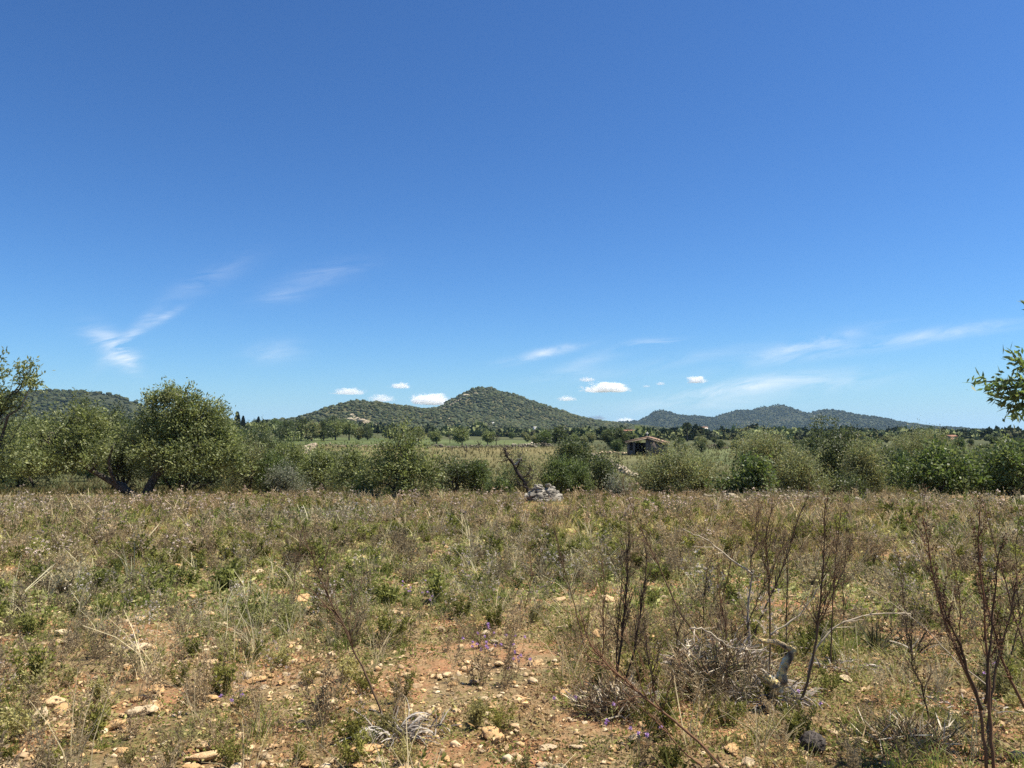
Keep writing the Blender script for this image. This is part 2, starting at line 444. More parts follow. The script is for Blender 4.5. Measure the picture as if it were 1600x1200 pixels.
# ------------------------------------------------------------------ crowns
def crown(mb, r, lobes, nclump, per, L, W, cr, cols, var=.25, up=.3, gap=.0, noise_s=1.3, elong=1.0, shell=.5, zmin=None, cvar=.22):
    lobes = np.asarray(lobes, float); w = (lobes[:, 3] * lobes[:, 4] + lobes[:, 3] * lobes[:, 5] * 2); w /= w.sum()
    n = int(nclump * 2.2); k = r.choice(len(lobes), n, p=w)
    d = nrm(r.normal(0, 1, (n, 3))); c = lobes[k, :3]; rad = lobes[k, 3:]
    q = c + d * rad * .8
    bump = 1 + .30 * vnoise(q[:, 0] * noise_s, q[:, 1] * noise_s, q[:, 2] * noise_s, seed=int(r.integers(1e4))) + .16 * vnoise(q[:, 0] * noise_s * 3, q[:, 1] * noise_s * 3, q[:, 2] * noise_s * 3, seed=5)
    rr = shell + (1 - shell) * r.uniform(0, 1, n) ** .6
    p = c + d * rad * (rr * bump)[:, None]
    keep = np.ones(n, bool)
    if zmin is not None: keep &= p[:, 2] > zmin
    if gap:
        k1 = 2.3 * noise_s ** .5; g1 = vnoise(p[:, 0] * k1, p[:, 1] * k1, p[:, 2] * k1, seed=int(r.integers(1e4))) + .5 * vnoise(p[:, 0] * k1 * .45, p[:, 1] * k1 * .45, p[:, 2] * k1 * .45, seed=91)
        keep &= g1 > -.75 + gap
    p = p[keep][:nclump]; d = d[keep][:nclump]; m = len(p)
    ax = nrm(d + np.array([0, 0, up]) + r.normal(0, .45, (m, 3)))
    ct = np.array(cols)[r.integers(0, len(cols), m)] * (1 + cvar * r.normal(0, 1, (m, 1)).clip(-1.8, 1.8))
    pc = np.repeat(p, per, 0); axc = np.repeat(ax, per, 0); N = len(pc)
    s = r.uniform(-1, 1, (N, 1))
    pos = pc + axc * s * cr * elong + r.normal(0, 1, (N, 3)) * cr * .5
    la = nrm(axc * .7 + r.normal(0, .75, (N, 3)))
    cc = np.repeat(ct, per, 0) * (1 + var * r.uniform(-1, 1, (N, 1)))
    leaves(mb, pos, la, L * r.uniform(.6, 1.3, N), W * r.uniform(.7, 1.2, N), cc.clip(.005, .9), r)
    return p

def limbs(mb, r, base, fork, targets, r0, r1, n=9, wob=.3):
    for t in targets:
        p = curve(fork, t, 8, wob, r); k = np.linspace(r0, r1, 8)
        tube(mb, p, k, 6, (1, 1, 1))

C_ALM = [(.205, .23, .085), (.17, .198, .072), (.24, .26, .11), (.13, .155, .055)]
C_OLV = [(.21, .23, .10), (.165, .19, .08), (.25, .26, .125), (.22, .20, .085)]
C_FIG = [(.105, .145, .045), (.125, .165, .05), (.08, .11, .035), (.16, .185, .07)]
C_DRK = [(.085, .105, .042), (.105, .125, .048), (.068, .085, .035)]
C_MAS = [(.115, .15, .05), (.135, .17, .058), (.09, .12, .042)]
C_GRY = [(.17, .18, .12), (.21, .21, .155), (.13, .145, .09)]

KIND = {  # colours, leaf length, leaf width, clump radius, leaves per clump, up, gap, elong, shell
    'almond': (C_ALM, .14, .055, .20, 19, .3, .46, 1.5, .30),
    'olive': (C_OLV, .12, .034, .22, 26, .9, .34, 2.2, .30),
    'fig': (C_FIG, .155, .095, .23, 17, .2, .38, 1.0, .40),
    'dark': (C_DRK, .12, .060, .22, 22, .2, .36, 1.0, .35),
    'mastic': (C_MAS, .095, .042, .15, 24, .6, .25, 1.3, .5),
    'grey': (C_GRY, .11, .036, .20, 22, .6, .4, 1.8, .3),
}
# ---- one tree or shrub standing at pixel (px, base), top at pixel row top, width in pixels, at distance d
def plant(name, label, cat, kind, px, top, wpx, d, dens=1.0, lobes=None, depth=.8, group=None, low=.12, trunk=None, seed=0, lscale=1., extra=None, gapx=1., zclip=.02):
    r = np.random.default_rng(abs(seed + int(px * 7 + d * 13)))
    X = at(px, 700, d)[0]; z0 = float(H(X, d)); zt = at(px, top, d)[2]; h = (zt - z0) * 1.09; w = wpx / F * d
    cols, Ll, Lw, cr, per, up, gap, el, shell = KIND[kind]
    if lobes is None:
        lobes = []
        nl = max(4, int(4 + w * 1.1))
        for i in range(nl):
            fx = r.uniform(-.5, .5); s = 1 - abs(fx) * .9
            rz = h * r.uniform(.24, .36) * (.65 + .5 * s)
            rx = w * r.uniform(.2, .3)
            cz = h * low + rz * .8 + (h * (1 - low) - 1.75 * rz) * r.uniform(.0, 1.0) * s
            lobes.append((fx * (w - 1.6 * rx) , r.uniform(-.4, .4) * w * depth * .6, cz, rx, rx * depth, rz))
        lobes.append((r.uniform(-.08, .08) * w, 0, h * .66, w * .26, w * .26 * depth, h * .32))
        lobes.append((0, 0, h * .42, w * .42, w * .40 * depth, h * .34))
    else:
        lobes = [(a * w, b * w, c * h, e * w, e * w * depth, g * h) for a, b, c, e, g in lobes]
    root = empty(name, (X, d, z0)); tag(root, label, cat, group)
    area = sum(4 * l[3] * l[5] for l in lobes)
    nl = int(area * 15 / (Ll * Lw / .0035) * dens * 34 / per * .9 / lscale ** 2)
    nl = int(np.clip(nl * 1.15, 60, 3600))
    mb = MB(); p = crown(mb, r, lobes, nl, per, Ll * lscale, Lw * lscale, cr, cols, up=up, gap=gap * gapx, elong=el, shell=shell, zmin=h * zclip, noise_s=2.2 / max(1, w * .3))
    if extra: extra(mb, r, w, h)
    mb.build('crown' if cat == 'tree' else 'foliage', M_leaf, root)
    tb = MB()
    if trunk: trunk(tb, r, w, h, p)
    else:
        k = 5 if w < 3 else 8
        idx = r.choice(len(p), min(len(p), k * 6), replace=False)
        for i in range(k):
            t = p[idx[i]]; b0 = np.array([r.normal(0, .08 * w ** .5), r.normal(0, .1), -.05])
            c = curve(b0, t, 8, .35, r, .05); tube(tb, c, np.linspace(.035 + .012 * h, .012, 8), 6)
            for j in range(5):
                q = p[idx[(k + i * 5 + j) % len(idx)]]; s = c[r.integers(3, 7)]
                if np.linalg.norm(q - s) < .55 * w: tube(tb, curve(s, q, 5, .3, r), np.linspace(.015, .005, 5), 4)
    tb.build('trunk' if cat == 'tree' else 'stem', M_bark, root, smooth=True)
    return root

# ------------------------------------------------------------------ the forked almond tree at the left
def almond_trunk(tb, r, w, h, p):
    # two thick stems from one base, the left one leaning far out
    m = 1 / F * 29.0
    L1 = np.array([(-.1, 0, -.1), (-.42, .0, .18), (-.95, -.05, .50), (-1.55, .0, .80), (-2.1, .05, 1.05), (-3.0, .1, 1.8), (-3.6, .1, 2.6)])
    tube(tb, resample(L1, 16), np.linspace(.17, .05, 16) * (1 + .12 * r.normal(0, 1, 16)), 8)
    L2 = np.array([(.12, 0, -.1), (.2, 0, .3), (.42, .05, .75), (.75, .1, 1.2), (1.2, .1, 1.8), (1.5, .0, 2.8), (1.5, 0, 3.7)])
    tube(tb, resample(L2, 16), np.linspace(.20, .05, 16) * (1 + .10 * r.normal(0, 1, 16)), 8)
    tube(tb, resample([(-.9, -.05, .45), (-1.1, -.3, .8), (-1.2, -.5, 1.5), (-.9, -.6, 2.2)], 9), np.linspace(.09, .03, 9), 6)
    tube(tb, resample([(.75, .1, 1.2), (1.6, .2, 1.5), (2.6, .2, 1.9)], 9), np.linspace(.09, .03, 9), 6)
    tube(tb, resample([(.6, .1, 1.0), (.1, .2, 1.7), (-.1, .2, 2.6), (-.2, .2, 3.1)], 9), np.linspace(.07, .02, 9), 6)
    src = [np.array(a) for a in [(-3.0, .1, 1.8), (-2.1, .05, 1.05), (1.5, 0, 2.8), (1.2, .1, 1.8), (2.6, .2, 1.9), (-3.6, .1, 2.6), (.1, .2, 1.7)]]
    for i in r.choice(len(p), 150, replace=False):
        s = min(src, key=lambda a: np.linalg.norm(a - p[i]))
        tube(tb, curve(s, p[i], 7, .35, r), np.linspace(.035, .007, 7), 4)

def sprigs(lst):
    def f(mb, r, w, h):
        for (x, y, z0, z1) in lst:
            c = curve((x, y, z0), (x + r.uniform(-.15, .15), y, z1), 14, .3, r)
            ribbon(mb, c, .03, (.08, .07, .05), r)
            for q in c[3:]:
                n = 9; leaves(mb, q + r.normal(0, .07, (n, 3)), r.normal(0, 1, (n, 3)) + [0, 0, .5], .11, .04, np.array(C_ALM)[r.integers(0, 4, n)] * .8, r)
    return f
dA = hit(228, 778)[1]
plant('almond_tree', 'wide almond tree on two crossed leaning trunks at the field edge', 'tree', 'almond', 224, 606, 418, dA, 2.7,
      lobes=[(.13, 0, .74, .145, .24), (.08, .04, .58, .15, .2), (.19, .03, .66, .12, .2), (.25, .02, .58, .10, .22), (.30, 0, .42, .10, .2), (.10, 0, .40, .15, .18), (.20, -.05, .32, .13, .16), (.02, .08, .5, .08, .2),
             (.36, 0, .30, .05, .12), (.15, 0, .89, .085, .11), (.06, 0, .83, .07, .10),
             (-.27, 0, .50, .17, .22), (-.42, 0, .42, .14, .22), (-.20, 0, .60, .10, .16), (-.33, -.04, .33, .18, .16), (-.16, -.03, .38, .10, .16), (-.48, 0, .30, .12, .16)],
      depth=.75, trunk=almond_trunk, seed=3, gapx=.62, low=.2, zclip=.21,
      extra=sprigs([(-3.0, 0, 3.2, 4.4), (-2.75, .1, 3.1, 4.05), (-2.35, 0, 3.2, 4.35), (-2.5, .2, 3.1, 4.1), (.05, 0, 3.5, 4.25), (.3, .1, 3.6, 4.2), (3.3, 0, 2.6, 3.3)]))

# ------------------------------------------------------------------ the line of trees and shrubs along the field's far edge (left to right)
T = [  # name, label, cat, kind, px, top, width px, dist, density, kwargs
 ('almond_tree', 'airy almond tree cut by the left frame edge, thin dark branches against the sky', 'tree', 'almond', -75, 566, 330, 24.5, 1.5, dict(gapx=1.05, depth=.5, lobes=[(.17, 0, .91, .09, .08), (.30, 0, .86, .09, .075), (.37, 0, .80, .07, .06), (.16, 0, .76, .12, .1), (.24, 0, .62, .13, .13), (-.1, 0, .6, .25, .2), (.1, 0, .42, .18, .18), (.28, 0, .33, .11, .16), (.05, 0, .22, .25, .12)])),
 ('oak_tree', 'dark evergreen tree in the gap between the crowns of the forked almond tree', 'tree', 'dark', 190, 650, 120, 38, 1.3, {}),
 ('oak_tree', 'dark evergreen tree low behind the left crown of the forked almond tree', 'tree', 'dark', 40, 655, 150, 40, 1.2, {}),
 ('oak_tree', 'dark evergreen tree hiding behind the right trunk of the forked almond tree', 'tree', 'dark', 290, 668, 160, 37, 1.2, {}),
 ('olive_shrub', 'grey green shrub close to the right of the forked almond tree', 'shrub', 'olive', 385, 690, 70, 34, 1.2, {}),
 ('oak_tree', 'round dark evergreen tree right behind the grey green shrub beside the almond', 'tree', 'dark', 410, 668, 110, 48, 1.2, {}),
 ('almond_tree', 'mid green bushy tree with pale tips in the left thicket', 'tree', 'almond', 455, 683, 100, 40, 1.2, {}),
 ('mastic_shrub', 'dark green shrub at the foot of the left thicket', 'shrub', 'mastic', 425, 712, 80, 34, 1.2, {}),
 ('olive_shrub', 'silvery shrub at the foot of the left thicket', 'shrub', 'grey', 450, 728, 70, 33, 1.2, {}),
 ('almond_tree', 'yellow green shrubby tree just below the corner of the left stone wall', 'tree', 'almond', 505, 698, 80, 36, 1.2, {}),
 ('almond_tree', 'loose light green shrubby tree touching the left side of the round almond bush', 'tree', 'almond', 548, 690, 80, 33, .9, {}),
 ('mastic_shrub', 'small bright green shrub at the left foot of the round almond bush', 'shrub', 'mastic', 560, 738, 46, 31, 1.2, {}),
 ('almond_bush', 'large round almond bush standing alone left of the middle, sprigs at its top', 'tree', 'almond', 628, 662, 135, 30.5, 1.9, dict(low=.02, lobes=[(0, 0, .42, .34, .30), (-.12, 0, .60, .24, .24), (.1, 0, .66, .2, .2), (-.03, 0, .82, .14, .16), (.27, 0, .40, .2, .24), (-.27, 0, .42, .2, .24), (.36, 0, .28, .14, .2), (-.36, 0, .25, .14, .2), (0, -.1, .28, .36, .2)])),
 ('mastic_shrub', 'dark blue green shrub to the right of the round almond bush', 'shrub', 'dark', 712, 715, 80, 35, 1.3, {}),
 ('mastic_shrub', 'dark spreading shrub in front of the brown field, left of the dead tree', 'shrub', 'mastic', 752, 722, 70, 35, 1.3, {}),
 ('olive_shrub', 'small grey green shrub nestled behind the dead tree', 'shrub', 'olive', 812, 712, 66, 38, .8, {}),
 ('mastic_shrub', 'low green mound shrub left of the foot of the dead tree', 'shrub', 'mastic', 784, 742, 56, 32, 1.3, {}),
 ('mastic_shrub', 'dense rounded bright green shrub directly behind the stone heap', 'shrub', 'mastic', 872, 714, 64, 34, 1.8, dict(low=.0)),
 ('mastic_shrub', 'smaller dense green shrub tucked against the rounded bright one', 'shrub', 'mastic', 905, 722, 42, 34.5, 1.8, dict(low=0)),
 ('olive_tree', 'dark olive tree towering behind the rounded green shrub by the stone heap', 'tree', 'dark', 900, 684, 86, 40, 1.4, {}),
 ('olive_shrub', 'loose dark shrub at the lower end of the slanting stone wall', 'shrub', 'dark', 940, 715, 70, 37, 1.2, {}),
 ('olive_shrub', 'small grey shrub at the grass edge right of the stone heap', 'shrub', 'grey', 958, 745, 40, 31, 1.0, {}),
 ('olive_tree', 'feathery wild olive bush under the stone shed', 'tree', 'olive', 1045, 696, 110, 33, 1.6, dict(low=0)),
 ('olive_tree', 'shorter wild olive with a yellow flowering patch, right of the feathery one', 'tree', 'olive', 1090, 704, 60, 34, 1.5, dict(low=0)),
 ('fig_tree', 'half bare fig tree with bleached grey branches', 'tree', 'fig', 1138, 742, 64, 32, .55, dict(gapx=1.6)),
 ('fig_tree', 'small bright green fig tree in front of the big olive', 'tree', 'fig', 1180, 716, 74, 31.5, 1.5, dict(low=.15)),
 ('olive_tree', 'broad pale olive tree behind the small bright fig', 'tree', 'olive', 1185, 676, 120, 38, 1.5, {}),
 ('olive_tree', 'olive bush with browning lower foliage right of the small fig', 'tree', 'olive', 1250, 706, 90, 33, 1.6, dict(low=0)),
 ('olive_tree', 'tall dark olive tree with a raised bushy top, right of the middle', 'tree', 'dark', 1300, 660, 100, 37, 1.6, dict(lobes=[(-.1, 0, .86, .22, .13), (0, 0, .65, .36, .24), (.2, 0, .5, .3, .26), (-.2, 0, .45, .28, .26), (.05, 0, .25, .4, .22), (.3, 0, .68, .16, .15)])),
 ('olive_tree', 'soft pale olive tree leaning against the tall dark olive', 'tree', 'olive', 1345, 690, 80, 34, 1.5, dict(low=0)),
 ('olive_tree', 'wide grey olive tree rising behind the big fig', 'tree', 'olive', 1440, 674, 120, 52, 1.3, {}),
 ('oak_tree', 'dark tree between the grey olive and the big fig', 'tree', 'dark', 1398, 700, 60, 44, 1.2, {}),
 ('fig_tree', 'large bright green fig tree filling the right edge of the field', 'tree', 'fig', 1458, 698, 150, 31, 1.9, dict(low=.05)),
 ('fig_tree', 'bright green fig tree cut by the right frame edge', 'tree', 'fig', 1585, 690, 130, 30.5, 1.8, dict(low=.1)),
 ('oak_tree', 'dark green tree filling the dip between the two right figs', 'tree', 'dark', 1528, 706, 70, 36, 1.2, {}),
 ('olive_shrub', 'low dark shrub under the tall dark olive', 'shrub', 'dark', 1318, 745, 90, 33, 1.2, {}),
 ('olive_tree', 'pale olive past the right frame edge', 'tree', 'olive', 1680, 690, 140, 34, 1.0, {}),
 ('almond_tree', 'almond tree past the left frame edge', 'tree', 'almond', -140, 600, 240, 30, .8, {}),
]
for i, (nm, lb, ct, kd, px, top, w, d, dens, kw) in enumerate(T):
    plant(nm, lb, ct, kd, px, top, w, d, dens, seed=100 + i, **kw)

# ------------------------------------------------------------------ trees standing across the valley: copies of a few kinds
protos = []
def valley_proto(name, cat, kind, w, h, low, seed):
    r = np.random.default_rng(seed); lobes = []
    for i in range(7):
        rx = w * r.uniform(.18, .28); rz = h * r.uniform(.2, .3); a = r.uniform(0, 6.28); q = r.uniform(0, .5 * w - rx)
        lobes.append((q * math.cos(a), q * math.sin(a), h * low + rz + r.uniform(0, 1) * (h * (1 - low) - 2 * rz), rx, rx, rz))
    lobes.append((0, 0, h * (.5 + low / 2), w * .33, w * .33, h * .4 * (1 - low)))
    cols, Ll, Lw, cr, per, up, gap, el, shell = KIND[kind]
    mb = MB(); crown(mb, r, lobes, 420, 9, .38, .22, .32, cols, up=up, gap=gap, elong=1, shell=shell, noise_s=1.0, zmin=h * low * .6)
    root = empty(name, (0, 0, 0))
    c = mb.build('crown', M_leaf, root)
    tb = MB(); f = np.array([.1, 0, h * max(low, .15) + .3]); tube(tb, curve((0, 0, -.2), f, 5, .2, r), np.linspace(.2, .13, 5), 7)
    for a in range(6):
        l = lobes[a]; tube(tb, curve(f, l[:3], 6, .3, r), np.linspace(.1, .03, 6), 5)
    t = tb.build('trunk', M_bark, root)
    tag(root, '', cat); return root, [c, t], [False]
VP = {'almond': [valley_proto('almond_tree', 'tree', 'almond', 4.6, 4.2, .28, 1), valley_proto('almond_tree', 'tree', 'almond', 5.4, 4.6, .1, 2)],
      'dark': [valley_proto('oak_tree', 'tree', 'dark', 6, 5, .05, 3), valley_proto('oak_tree', 'tree', 'dark', 5, 4.2, .0, 4), valley_proto('oak_tree', 'tree', 'mastic', 6, 4.6, .0, 8)],
      'olive': [valley_proto('olive_tree', 'tree', 'olive', 5.6, 4.6, .05, 5), valley_proto('olive_tree', 'tree', 'olive', 4.6, 3.9, .0, 6)]}
def place(kind, x, y, s, label, group, zs=1.):
    root, parts, used = VP[kind][rng.integers(len(VP[kind]))]
    if not used[0]: o = root; used[0] = True
    else: o = dup(root, parts)
    o.location = (x, y, float(H(x, y)) - .05); o.rotation_euler = (0, 0, rng.uniform(0, 6.28)); o.scale = (s, s, s * zs)
    o['label'] = label
    if group: o['group'] = group
    elif 'group' in o: del o['group']
    return o
# the orchard beyond the long wall, each at its place
for (px, top, d, kd, lb) in [(682, 672, 250, 'almond', 'small round almond beyond the long wall, first to the right of the almond bush'), (722, 667, 235, 'almond', 'small upright almond on a thin trunk beyond the long wall'),
                             (762, 672, 245, 'almond', 'small umbrella shaped almond beyond the long wall, below the hill peak'), (655, 668, 262, 'olive', 'pale tree at the edge of the green field behind the almond bush'),
                             (850, 672, 215, 'dark', 'dark tree at the right end of the long wall'), (872, 668, 225, 'dark', 'large dark tree behind the right end of the long wall'), (836, 680, 230, 'olive', 'pale olive beside the dark tree at the long wall end'),
                             (955, 668, 175, 'dark', 'dark leafy tree left behind the stone shed'), (1068, 690, 120, 'olive', 'pale olive just right of the stone shed'), (968, 672, 160, 'dark', 'dark tree whose crown touches the shed roof at its left'),
                             (1095, 688, 150, 'dark', 'dark round tree right of the shed by the green plot'), (1125, 686, 170, 'dark', 'dark tree behind the green plot right of the shed'), (1150, 684, 160, 'olive', 'pale olive behind the green plot right of the shed')]:
    X = at(px, 700, d)[0]; hh = at(px, top, d)[2] - float(H(X, d)); place(kd, X, d, hh / 4.4, lb, None)
n = 0; tries = 0
pl = []
while n < 258 and tries < 40000:
    tries += 1
    px = rng.uniform(-80, 1700); d = 44 * (560 / 44) ** rng.uniform(0, 1) ; x = at(px, 700, d)[0]
    if 450 < px < 935 and d < 225: continue
    if 470 < px < 850 and 150 < d < 340: continue
    if 915 < px < 1170 and d < 132: continue
    if 990 < px < 1060 and d < 170: continue
    if 1080 < px < 1150 and d < 200: continue
    if any((x - a) ** 2 + (d - b) ** 2 < (2.6 + d * .012) ** 2 for a, b in pl): continue
    pl.append((x, d)); n += 1
    kd = rng.choice(['dark', 'olive', 'almond'], p=[.58, .27, .15])
    side = 'left of the brown field' if px < 545 else ('right of the stone shed' if px > 1060 else 'beyond the green field')
    word = {'dark': 'dark evergreen', 'olive': 'grey green olive', 'almond': 'light green almond'}[kd]
    if px < 545: tp = np.interp(d, [44, 60, 100, 200, 300, 560], [712, 700, 686, 668, 659, 655])
    elif px > 1060: tp = np.interp(d, [44, 60, 150, 300, 560], [716, 703, 687, 680, 677])
    else: tp = np.interp(d, [130, 240, 560], [690, 680, 677])
    hh = at(px, tp + rng.normal(0, 3), d)[2] - float(H(x, d)); s = float(np.clip(hh / 4.4, .5, 2.1))
    place(kd, x, d, s, f'{word} tree in the valley thicket {side}', f'{word} trees in the thicket {side}')
for px, top, d, kd, lb in [(445, 658, 300, 'dark', 'dark tree on the left skyline with a flat top'), (470, 657, 290, 'dark', 'dark round tree on the left skyline'), (487, 660, 285, 'olive', 'olive on the skyline just above the wall corner'), (505, 659, 290, 'dark', 'dark tree behind the wall corner at the back of the field'),
    (524, 655, 300, 'almond', 'tall light green tree at the back of the field, taller than its neighbours'), (545, 658, 305, 'almond', 'second light green tree at the back of the field'), (560, 664, 310, 'olive', 'low pale tree at the back of the field'),
    (574, 667, 310, 'dark', 'dark tree at the back of the field left of the almond bush'), (610, 670, 320, 'dark', 'dark tree at the back of the field behind the almond bush'), (640, 671, 330, 'olive', 'pale tree at the back of the field behind the almond bush sprigs'),
    (700, 674, 400, 'dark', 'dark low tree at the far side of the green field, near the first orchard almond'), (800, 675, 390, 'dark', 'dark low tree at the far side of the green field, right part'), (825, 677, 300, 'olive', 'pale low tree at the right end of the green field')]:
    X = at(px, 700, d)[0]; hh = at(px, top, d)[2] - float(H(X, d)); place(kd, X, d, hh / 4.4, lb, None)

# ---- the far wood on the valley floor, one mass
def far_wood():
    r = np.random.default_rng(77); mb = MB(); pr = []
    for g in range(5):
        m = MB(); k = 46
        d = nrm(r.normal(0, 1, (k, 3))); d[:, 2] = abs(d[:, 2]) * .9
        p = d * r.uniform(.6, 1.0, (k, 1)) * [1, 1, .85]
        leaves(m, p * .8, nrm(r.normal(0, 1, (k, 3)) + d), .62, .5, np.ones((k, 3)) * r.uniform(.7, 1.3, (k, 1)), r)
        vv = ico1v * (1 + r.uniform(-.2, .2, (42, 1))) * [.72, .72, .66]; m.add(vv, None, ico1t, (.85, .85, .85)); pr.append(m.arrays())
    N = 15000
    ang = r.uniform(-38, 38, N); d = np.sqrt(r.uniform(360 ** 2, 1500 ** 2, N)); x = d * np.tan(np.radians(ang)); z = H(x, d)
    u = 800 + F * x / d
    keep = ~((u > 470) & (u < 880) & (d < 440))
    x, d, z = x[keep], d[keep], z[keep]; n = len(x)
    for g in range(5):
        s = np.arange(n) % 5 == g; m = s.sum()
        size = 3.0 * r.lognormal(0, .25, m); cc = np.array(C_DRK + C_OLV[:2] + GS + C_OLV[:1])[r.integers(0, 10, m)] * r.uniform(.7, 1.35, (m, 1))
        instance(mb, pr[g], np.stack([x[s], d[s], z[s] + size * .45], -1), r.uniform(0, 6.3, m), size, cc)
    tag(mb.build('far_woodland', M_far), 'far woodland and scattered trees over the valley floor', 'woodland', kind='stuff')
far_wood()

# ---- cypresses and palm
def cypress(px, top, d, label):
    X = at(px, 700, d)[0]; z0 = float(H(X, d)); h = at(px, top, d)[2] - z0; r = np.random.default_rng(px)
    o = empty('cypress_tree', (X, d, z0)); tag(o, label, 'tree', None)
    mb = MB(); n = 1500; t = r.uniform(.08, 1, n); rad = .11 * h * np.sin(np.clip(1 - t, 0, 1) * 2.2) ** .7 * (1 + .2 * r.normal(0, 1, n)); a = r.uniform(0, 6.28, n)
    p = np.stack([rad * np.cos(a), rad * np.sin(a), t * h], -1)
    leaves(mb, p, np.stack([np.cos(a) * .4, np.sin(a) * .4, np.ones(n)], -1), .09 * h, .045 * h, np.array([(.03, .042, .02)]) * r.uniform(.7, 1.4, (n, 1)), r)
    mb.build('crown', M_far, o); tb = MB(); tube(tb, [(0, 0, -.2), (0, 0, h * .3)], [.2, .1], 6); tb.build('trunk', M_bark, o)
cypress(370, 645, 430, 'tall dark cypress on the skyline right of the forked almond tree')
cypress(379, 651, 440, 'shorter dark cypress beside the tall one on the skyline')
cypress(403, 652, 480, 'thin cypress on the left skyline, lone and further right')
cypress(590, 664, 420, 'thin cypress at the back of the field left of the almond bush')
def palm(px, top, bot, d):
    X = at(px, 700, d)[0]; z0 = float(H(X, d)); h = at(px, top, d)[2] - z0; r = np.random.default_rng(4)
    o = empty('palm_tree', (X, d, z0)); tag(o, 'lone palm tree rising above the wood right of the stone shed', 'tree')
    tb = MB(); tube(tb, curve((0, 0, -.2), (0, 0, h * .86), 8, .05, r), np.linspace(.38, .28, 8), 8); tb.build('trunk', M_darkbark, o)
    mb = MB()
    for k in range(34):
        a = r.uniform(0, 6.28); e = r.uniform(-.5, 1.2); L = h * .26
        t = np.linspace(0, 1, 9); dirx = math.cos(e) * t * L; dz = math.sin(e) * t * L - .55 * L * t ** 2
        p = np.stack([dirx * math.cos(a), dirx * math.sin(a), h * .88 + dz], -1)
        ribbon(mb, p, .12, (.05, .06, .03), r)
        for q in p[2:]:
            sd = np.array([-math.sin(a), math.cos(a), -.5]); leaves(mb, np.repeat(q[None], 2, 0), np.array([sd, sd * [-1, -1, 1]]), .8, .3, np.array([(.05, .065, .03)] * 2) * r.uniform(.7, 1.3), r)
    mb.build('crown', M_far, o)
palm(1074, 659, 684, 330)

# ------------------------------------------------------------------ dead tree
def dead_tree():
    b = hit(826, 770); d = 32.0; X = at(828, 700, d)[0]; z0 = float(H(X, d))
    o = empty('dead_tree', (X, d, z0)); tag(o, 'gnarled dead tree with black twisted trunk and one pale broken branch', 'tree')
    r = np.random.default_rng(8); tb = MB(); lb = MB()
    P = lambda px, py, dd=0: at(px, py, d + dd) - np.array([X, d, z0])
    main = resample([P(830, 782), P(824, 762), P(816, 748), P(806, 735), P(803, 725), P(797, 717)], 14)
    tube(tb, main, np.linspace(.095, .045, 14) * (1 + .16 * r.normal(0, 1, 14)), 8)
    for pts, ra in [([(803, 727), (793, 716), (790, 706), (791, 698)], .06), ([(806, 735), (811, 724), (813, 716), (812, 712)], .05), ([(797, 717), (790, 720), (783, 722)], .035),
                    ([(816, 748), (824, 742), (829, 733), (832, 730)], .04), ([(790, 706), (786, 700)], .025), ([(824, 762), (812, 757), (803, 756)], .05), ([(812, 714), (815, 719), (814, 727)], .02),
                    ([(793, 716), (789, 711), (788, 704)], .02), ([(829, 735), (826, 731)], .02), ([(822, 757), (830, 748), (833, 741)], .035)]:
        q = resample([P(*p, r.uniform(-.3, .3)) for p in pts], 9); tube(tb, q, np.linspace(ra * .7, ra * .2, 9), 6)
        for j in range(11):
            s = q[r.integers(2, 9)]; e = s + nrm(r.normal(0, 1, 3) + [0, 0, .4]) * r.uniform(.15, .5); tube(tb, curve(s, e, 5, .5, r), np.linspace(.014, .005, 5), 4)
    tb.build('trunk', M_darkbark, o, smooth=True)
    for pts, ra in [([(804, 727), (808, 724), (812, 719), (814, 715)], .05), ([(812, 719), (808, 716)], .03)]:
        tube(lb, resample([P(*p, -.12) for p in pts], 8), np.linspace(ra, ra * .5, 8), 6, (1.6, 1.5, 1.4))
    lb.build('branch', noisy_mat('bleached_wood', (.3, .26, .2), (.5, .45, .37), 10), o, smooth=True)
dead_tree()
M_bleach = noisy_mat('grey_dead_wood', (.22, .19, .15), (.48, .43, .35), 22, .9, .6, 60, (.58, .52, .43), .01)

# small bare trees and stakes along the walls in the brown field
for (px, py, h, lb) in [(727, 713, 2.0, 'small leafless tree in the brown field below the long wall'), (748, 704, 2.6, 'thin bare upright tree standing at the long wall'), (775, 697, 4.0, 'leafless forked almond just beyond the long wall'), (703, 693, 3.2, 'small leafless almond between the two leafy orchard almonds'), (850, 700, 2.2, 'dead stump tree by the white stones of the long wall'), (706, 707, 1.4, 'low bare thorn bush in the brown field')]:
    p = hit(px, py); r = np.random.default_rng(px); o = empty('bare_tree', p); tag(o, lb, 'tree')
    tb = MB(); f = np.array([r.normal(0, .1), 0, h * .4]); tube(tb, curve((0, 0, -.2), f, 5, .2, r), np.linspace(.13, .09, 5) * h / 3, 6)
    for k in range(8):
        e = f + nrm(r.normal(0, 1, 3) * [1, 1, .3] + [0, 0, 1.0]) * h * r.uniform(.35, .6); c = curve(f, e, 6, .4, r); tube(tb, c, np.linspace(.06, .02, 6) * h / 3, 5)
        for j in range(3): s = c[r.integers(2, 6)]; tube(tb, curve(s, s + nrm(r.normal(0, 1, 3) + [0, 0, .8]) * h * .2, 4, .4, r), np.linspace(.03, .012, 4) * h / 3, 4)
    tb.build('trunk', M_darkbark, o)

